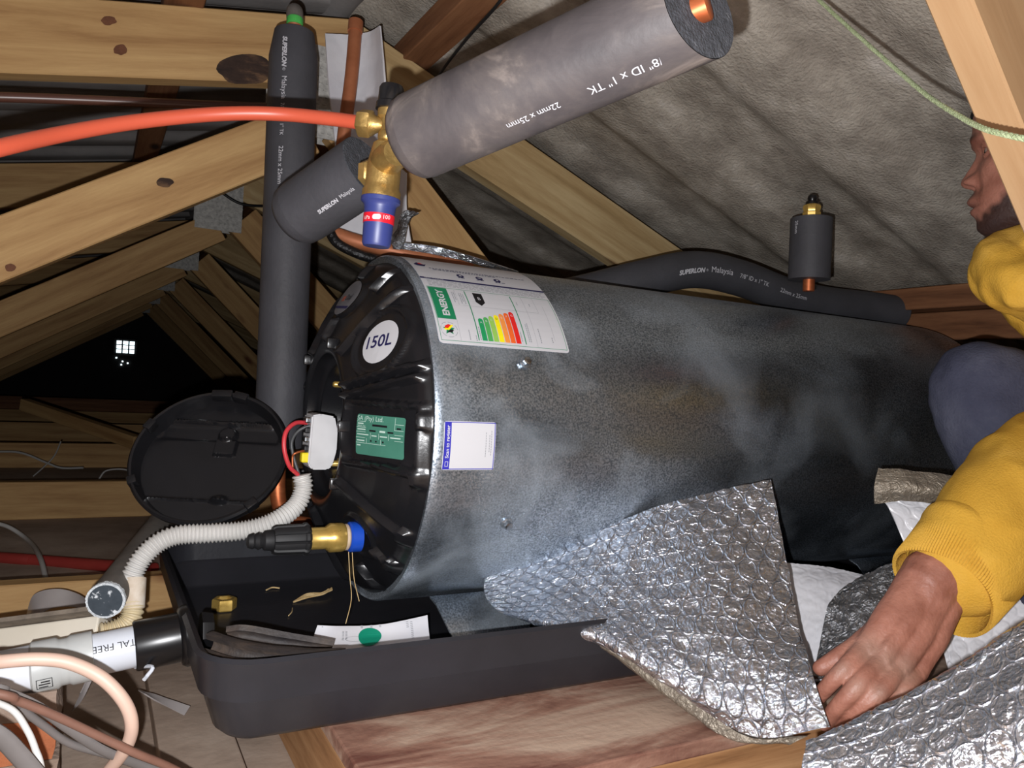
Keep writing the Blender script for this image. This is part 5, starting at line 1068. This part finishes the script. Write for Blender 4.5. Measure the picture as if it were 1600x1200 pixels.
# hand: palm as fans of overlapping wedges, fingers as jointed chains
mc = {'i': P(1352, 1012, .806), 'm': P(1377, 1030, .796), 'r': P(1404, 1044, .794), 'l': P(1432, 1052, .802)}
for k, r in (('i', .0135), ('m', .0145), ('r', .0140), ('l', .0125)):
    w0 = wr_+(mc[k]-mc['m'])*.55
    limb(bm, [w0, w0.lerp(mc[k], .5)-Fv*.002, mc[k]], [.0215, .0175, r*.88], 16)
limb(bm, [wr_, P(1430, 965, .835), P(1400, 1015, .818)], [.031, .028, .021], 18)
def finger(a, pts, rs): limb(bm, [a]+pts, rs, 14, n=5)
finger(mc['i'], [P(1318, 1046, .788), P(1290, 1076, .795), P(1272, 1098, .812)], [.0102, .0092, .0082, .0070])
finger(mc['m'], [P(1340, 1072, .772), P(1306, 1108, .780), P(1288, 1132, .800)], [.0104, .0096, .0084, .0072])
finger(mc['r'], [P(1374, 1082, .768), P(1335, 1112, .775), P(1308, 1135, .795)], [.0102, .0094, .0082, .0070])
finger(mc['l'], [P(1412, 1080, .778), P(1376, 1102, .782), P(1348, 1120, .798)], [.0094, .0084, .0074, .0064])
limb(bm, [P(1410, 955, .845), P(1362, 998, .825), P(1322, 1022, .812), P(1282, 1044, .815)], [.020, .0150, .0112, .0086], 14)      # thumb
for a, b in (('i', .0055), ('m', .006), ('r', .0055), ('l', .005)): sphere(bm, mc[a]-Fv*.0075, b*1.15)
for (x0, y0, x1, y1) in ((1440, 930, 1384, 1012), (1452, 935, 1400, 1025), ):   # tendons
    limb(bm, [P(x0, y0, .828), P((x0+x1)/2, (y0+y1)/2, .809), P(x1, y1, .793)], [.003, .0042, .0045], 8)
me = fuse(bm, .0020, 2, .5)
pr_ = link('person', me, 'skin'); me.shade_smooth(); tag(pr_, 'crouching person in yellow sweatshirt and dark trousers, in profile, reaching down', 'person')
# beard, lips and dust as colour of the skin itself
col = me.color_attributes.new('tone', 'FLOAT_COLOR', 'POINT'); co = np.empty(len(me.vertices)*3, 'f'); me.vertices.foreach_get('co', co); co = co.reshape(-1, 3)
d = co-np.array(hc); f_ = d @ np.array(hf); l_ = d @ np.array(hl); u_h = d @ np.array(hu)
ns = pn(co*90)
inh = (abs(l_) < .1) & (f_ > -.16) & (f_ < .1)
lim = np.interp(f_, [-.02, .015, .04, .055, .07], [.0, -.045, -.068, -.080, -.080])
beard = np.clip((lim-u_h+ns*.008)/.012, 0, 1)*(u_h > -.16)*inh*.88
must = np.exp(-((u_h+.0535)/.0055)**2)*(f_ > .045)*np.exp(-(l_/.019)**4)*inh*.75
side = np.clip((.02-f_)/.02, 0, 1)*np.clip((-.03-u_h)/.02, 0, 1)*inh*(u_h > -.14)*.0
scalp = np.clip((u_h-.062+ns*.004)/.006, 0, 1)*inh*(f_ > -.2)
brow = np.exp(-((u_h-.0185)/.0045)**2)*np.exp(-((abs(l_)-.028)/.014)**2)*(f_ > .03)*inh*.85
sock = 0
lips = (np.exp(-((u_h+.069)/.0085)**2)*np.exp(-(l_/.022)**2)*(f_ > .058))*inh*.55
dust = np.zeros(len(co)); 
for k_ in ('i', 'm', 'r'): dust = np.maximum(dust, np.exp(-(np.linalg.norm(co-np.array(mc[k_]-Fv*.01), axis=1)/.018)**2)*.55)
for q_ in (P(1318, 1046, .778), P(1340, 1072, .762), P(1374, 1082, .758), P(1412, 1080, .768)): dust = np.maximum(dust, np.exp(-(np.linalg.norm(co-np.array(q_), axis=1)/.011)**2)*.5)
arr = np.zeros((len(co), 4), 'f'); arr[:, 0] = np.clip(np.maximum.reduce([beard, must, scalp, brow]), 0, 1); arr[:, 1] = dust; arr[:, 2] = lips; arr[:, 3] = 1
col.data.foreach_set('color', arr.ravel())
for s in (-1, 1):
    bm = bmesh.new(); sphere(bm, H(.0405, s*.0305, -.002), .0118); e_ = obj('eye', bm, 'eye_white', pr_)
    bm = bmesh.new(); sphere(bm, H(.0475, s*.0300, -.003), .0058, (.9, 1, 1)); obj('iris', bm, 'iris', e_)
bm = bmesh.new(); rg = []
for u in np.linspace(.052, .124, 22):
    uu = min(u, .117); q = []
    for k in range(64):
        a = 2*PI*k/64; p_ = headpt(uu, a); q.append(bm.verts.new(p_+(p_-H(-.02, 0, .03)).normalized()*.004))
    rg.append(q)
for a, b in zip(rg, rg[1:]):
    for k in range(64): bm.faces.new((a[k], a[(k+1) % 64], b[(k+1) % 64], b[k]))
bm.faces.new(rg[0]); bm.faces.new(rg[-1]); lab(obj('hair', bm, 'hair', pr_), 'short black hair')
# --- sweatshirt: trunk, hood bunched at the neck, sleeve with a ribbed cuff
bm = bmesh.new()
limb(bm, [neck1+Vector((.0, 0, -.01)), chest, hipc+Vector((0, 0, .05))], [.095, .165, .15])
limb(bm, [chest.lerp(sh, .4), sh, el], [.09, .075, .072])
limb(bm, [el, P(1610, 748, .925), P(1560, 810, .885), P(1527, 858, .872), P(1505, 885, .862)], [.072, .064, .061, .059, .055])
limb(bm, [chest+Vector((0, -.08, .05)), s2p, e2], [.08, .07, .055])
me = fuse(bm, .005, 6, .6)
puff(me, lambda c: pn(c*9)*.006+(1-abs(pn(c*13+3))*2.2)*.004+pn(c*30)*.0015)
me.shade_smooth(); link('sweatshirt', me, 'yellow', pr_)
bm = bmesh.new()      # hood: overlapping folds round the neck
for (a, b, c_, r) in (((1600, 388, 1.00), (1566, 412, .95), (1600, 446, .90), .032), ((1575, 400, 1.02), (1552, 428, .98), (1590, 458, .93), .028), ((1606, 384, 1.03), (1650, 372, .98), (1720, 350, 1.02), .032),
                      ((1560, 404, 1.06), (1574, 440, 1.06), (1640, 470, 1.05), .034), ((1600, 400, .96), (1660, 400, .92), (1730, 390, .98), .045), ((1590, 440, .93), (1650, 450, .92), (1720, 440, .95), .05), ((1640, 470, .98), (1700, 500, 1.0), (1760, 480, 1.05), .06)):
    limb(bm, [P(*a), P(*b), P(*c_)], [r*.85, r, r])
me = fuse(bm, .004, 5, .6)
puff(me, lambda c: .007*pn(c*np.array((10, 10, 34)))+(1-abs(pn(c*22))*2)*.003+.001*pn(c*60))
me.shade_smooth(); lab(link('hood', me, 'yellow', pr_), 'bunched yellow hood under the chin')
# cuff: open knitted tube, seam at its upper end
c0_, c1_ = P(1476, 922, .850), P(1522, 852, .870); ca_ = (c0_-c1_).normalized()
bm = bmesh.new(); fr_ = frame(ca_, (-Fv.x, -Fv.y, 0)); nq = 220; rg = []
Lc = (c0_-c1_).length
for (t_q, r, rb) in ((-.012, .0555, 0), (-.006, .0595, 0), (.0, .0600, 0), (.006, .0585, 0), (.02, .0575, .4), (Lc*.6, .0555, .8), (Lc*.9, .0545, 1), (Lc, .0535, 1), (Lc+.004, .0520, .6), (Lc+.002, .0490, .4), (Lc-.02, .0480, .3)):
    q = []
    for k in range(nq):
        a = 2*PI*k/nq; w_ = .004*math.sin(2*a+1)+.003*math.sin(3*a+t_q*40); rr_ = r+w_+rb*.0007*(1 if k % 2 else -1)
        # the far lower side of the cuff hangs lower than the near upper one
        q.append(bm.verts.new(c1_+fr_ @ Vector((t_q+(.016*math.sin(a+2.3)*(t_q/Lc if t_q > 0 else 0)), math.cos(a)*rr_, math.sin(a)*rr_))))
    rg.append(q)
for a, b in zip(rg, rg[1:]):
    for k in range(nq): bm.faces.new((a[k], a[(k+1) % nq], b[(k+1) % nq], b[k]))
lab(obj('cuff', bm, 'yellow', pr_), 'ribbed yellow cuff pushed up above the wrist')
# --- trousers
bm = bmesh.new()
limb(bm, [hipc+Vector((-.02, .05, .0)), kn.lerp(hipc, .45), kn], [.115, .088, .067]); limb(bm, [kn, kn.lerp(ank, .4), ank+Vector((0, 0, .06))], [.066, .058, .052])
limb(bm, [hipc+Vector((0, -.08, 0)), hipc.lerp(k2, .5), k2], [.115, .088, .067]); limb(bm, [k2, k2.lerp(a2, .4), a2+Vector((0, 0, .06))], [.066, .058, .052]); limb(bm, [hipc+Vector((0, -.09, -.02)), hipc+Vector((0, .06, -.02))], [.12, .12])
me = fuse(bm, .005, 6, .6)
puff(me, lambda c: .006*pn(c*np.array((9, 9, 16)))+(1-abs(pn(c*14))*2)*.003+.001*pn(c*50))
me.shade_smooth(); link('trousers', me, 'denim', pr_)
for a_ in (ank, a2):
    bm = bmesh.new(); limb(bm, [a_+Vector((.035, -.01, -.012)), a_+Vector((-.05, .012, -.014)), a_+Vector((-.13, .035, -.022))], [.040, .038, .028]); limb(bm, [a_+Vector((.01, 0, .05)), a_], [.045, .044]); me = fuse(bm, .005, 3); me.shade_smooth(); link('boot', me, 'blackm', pr_)
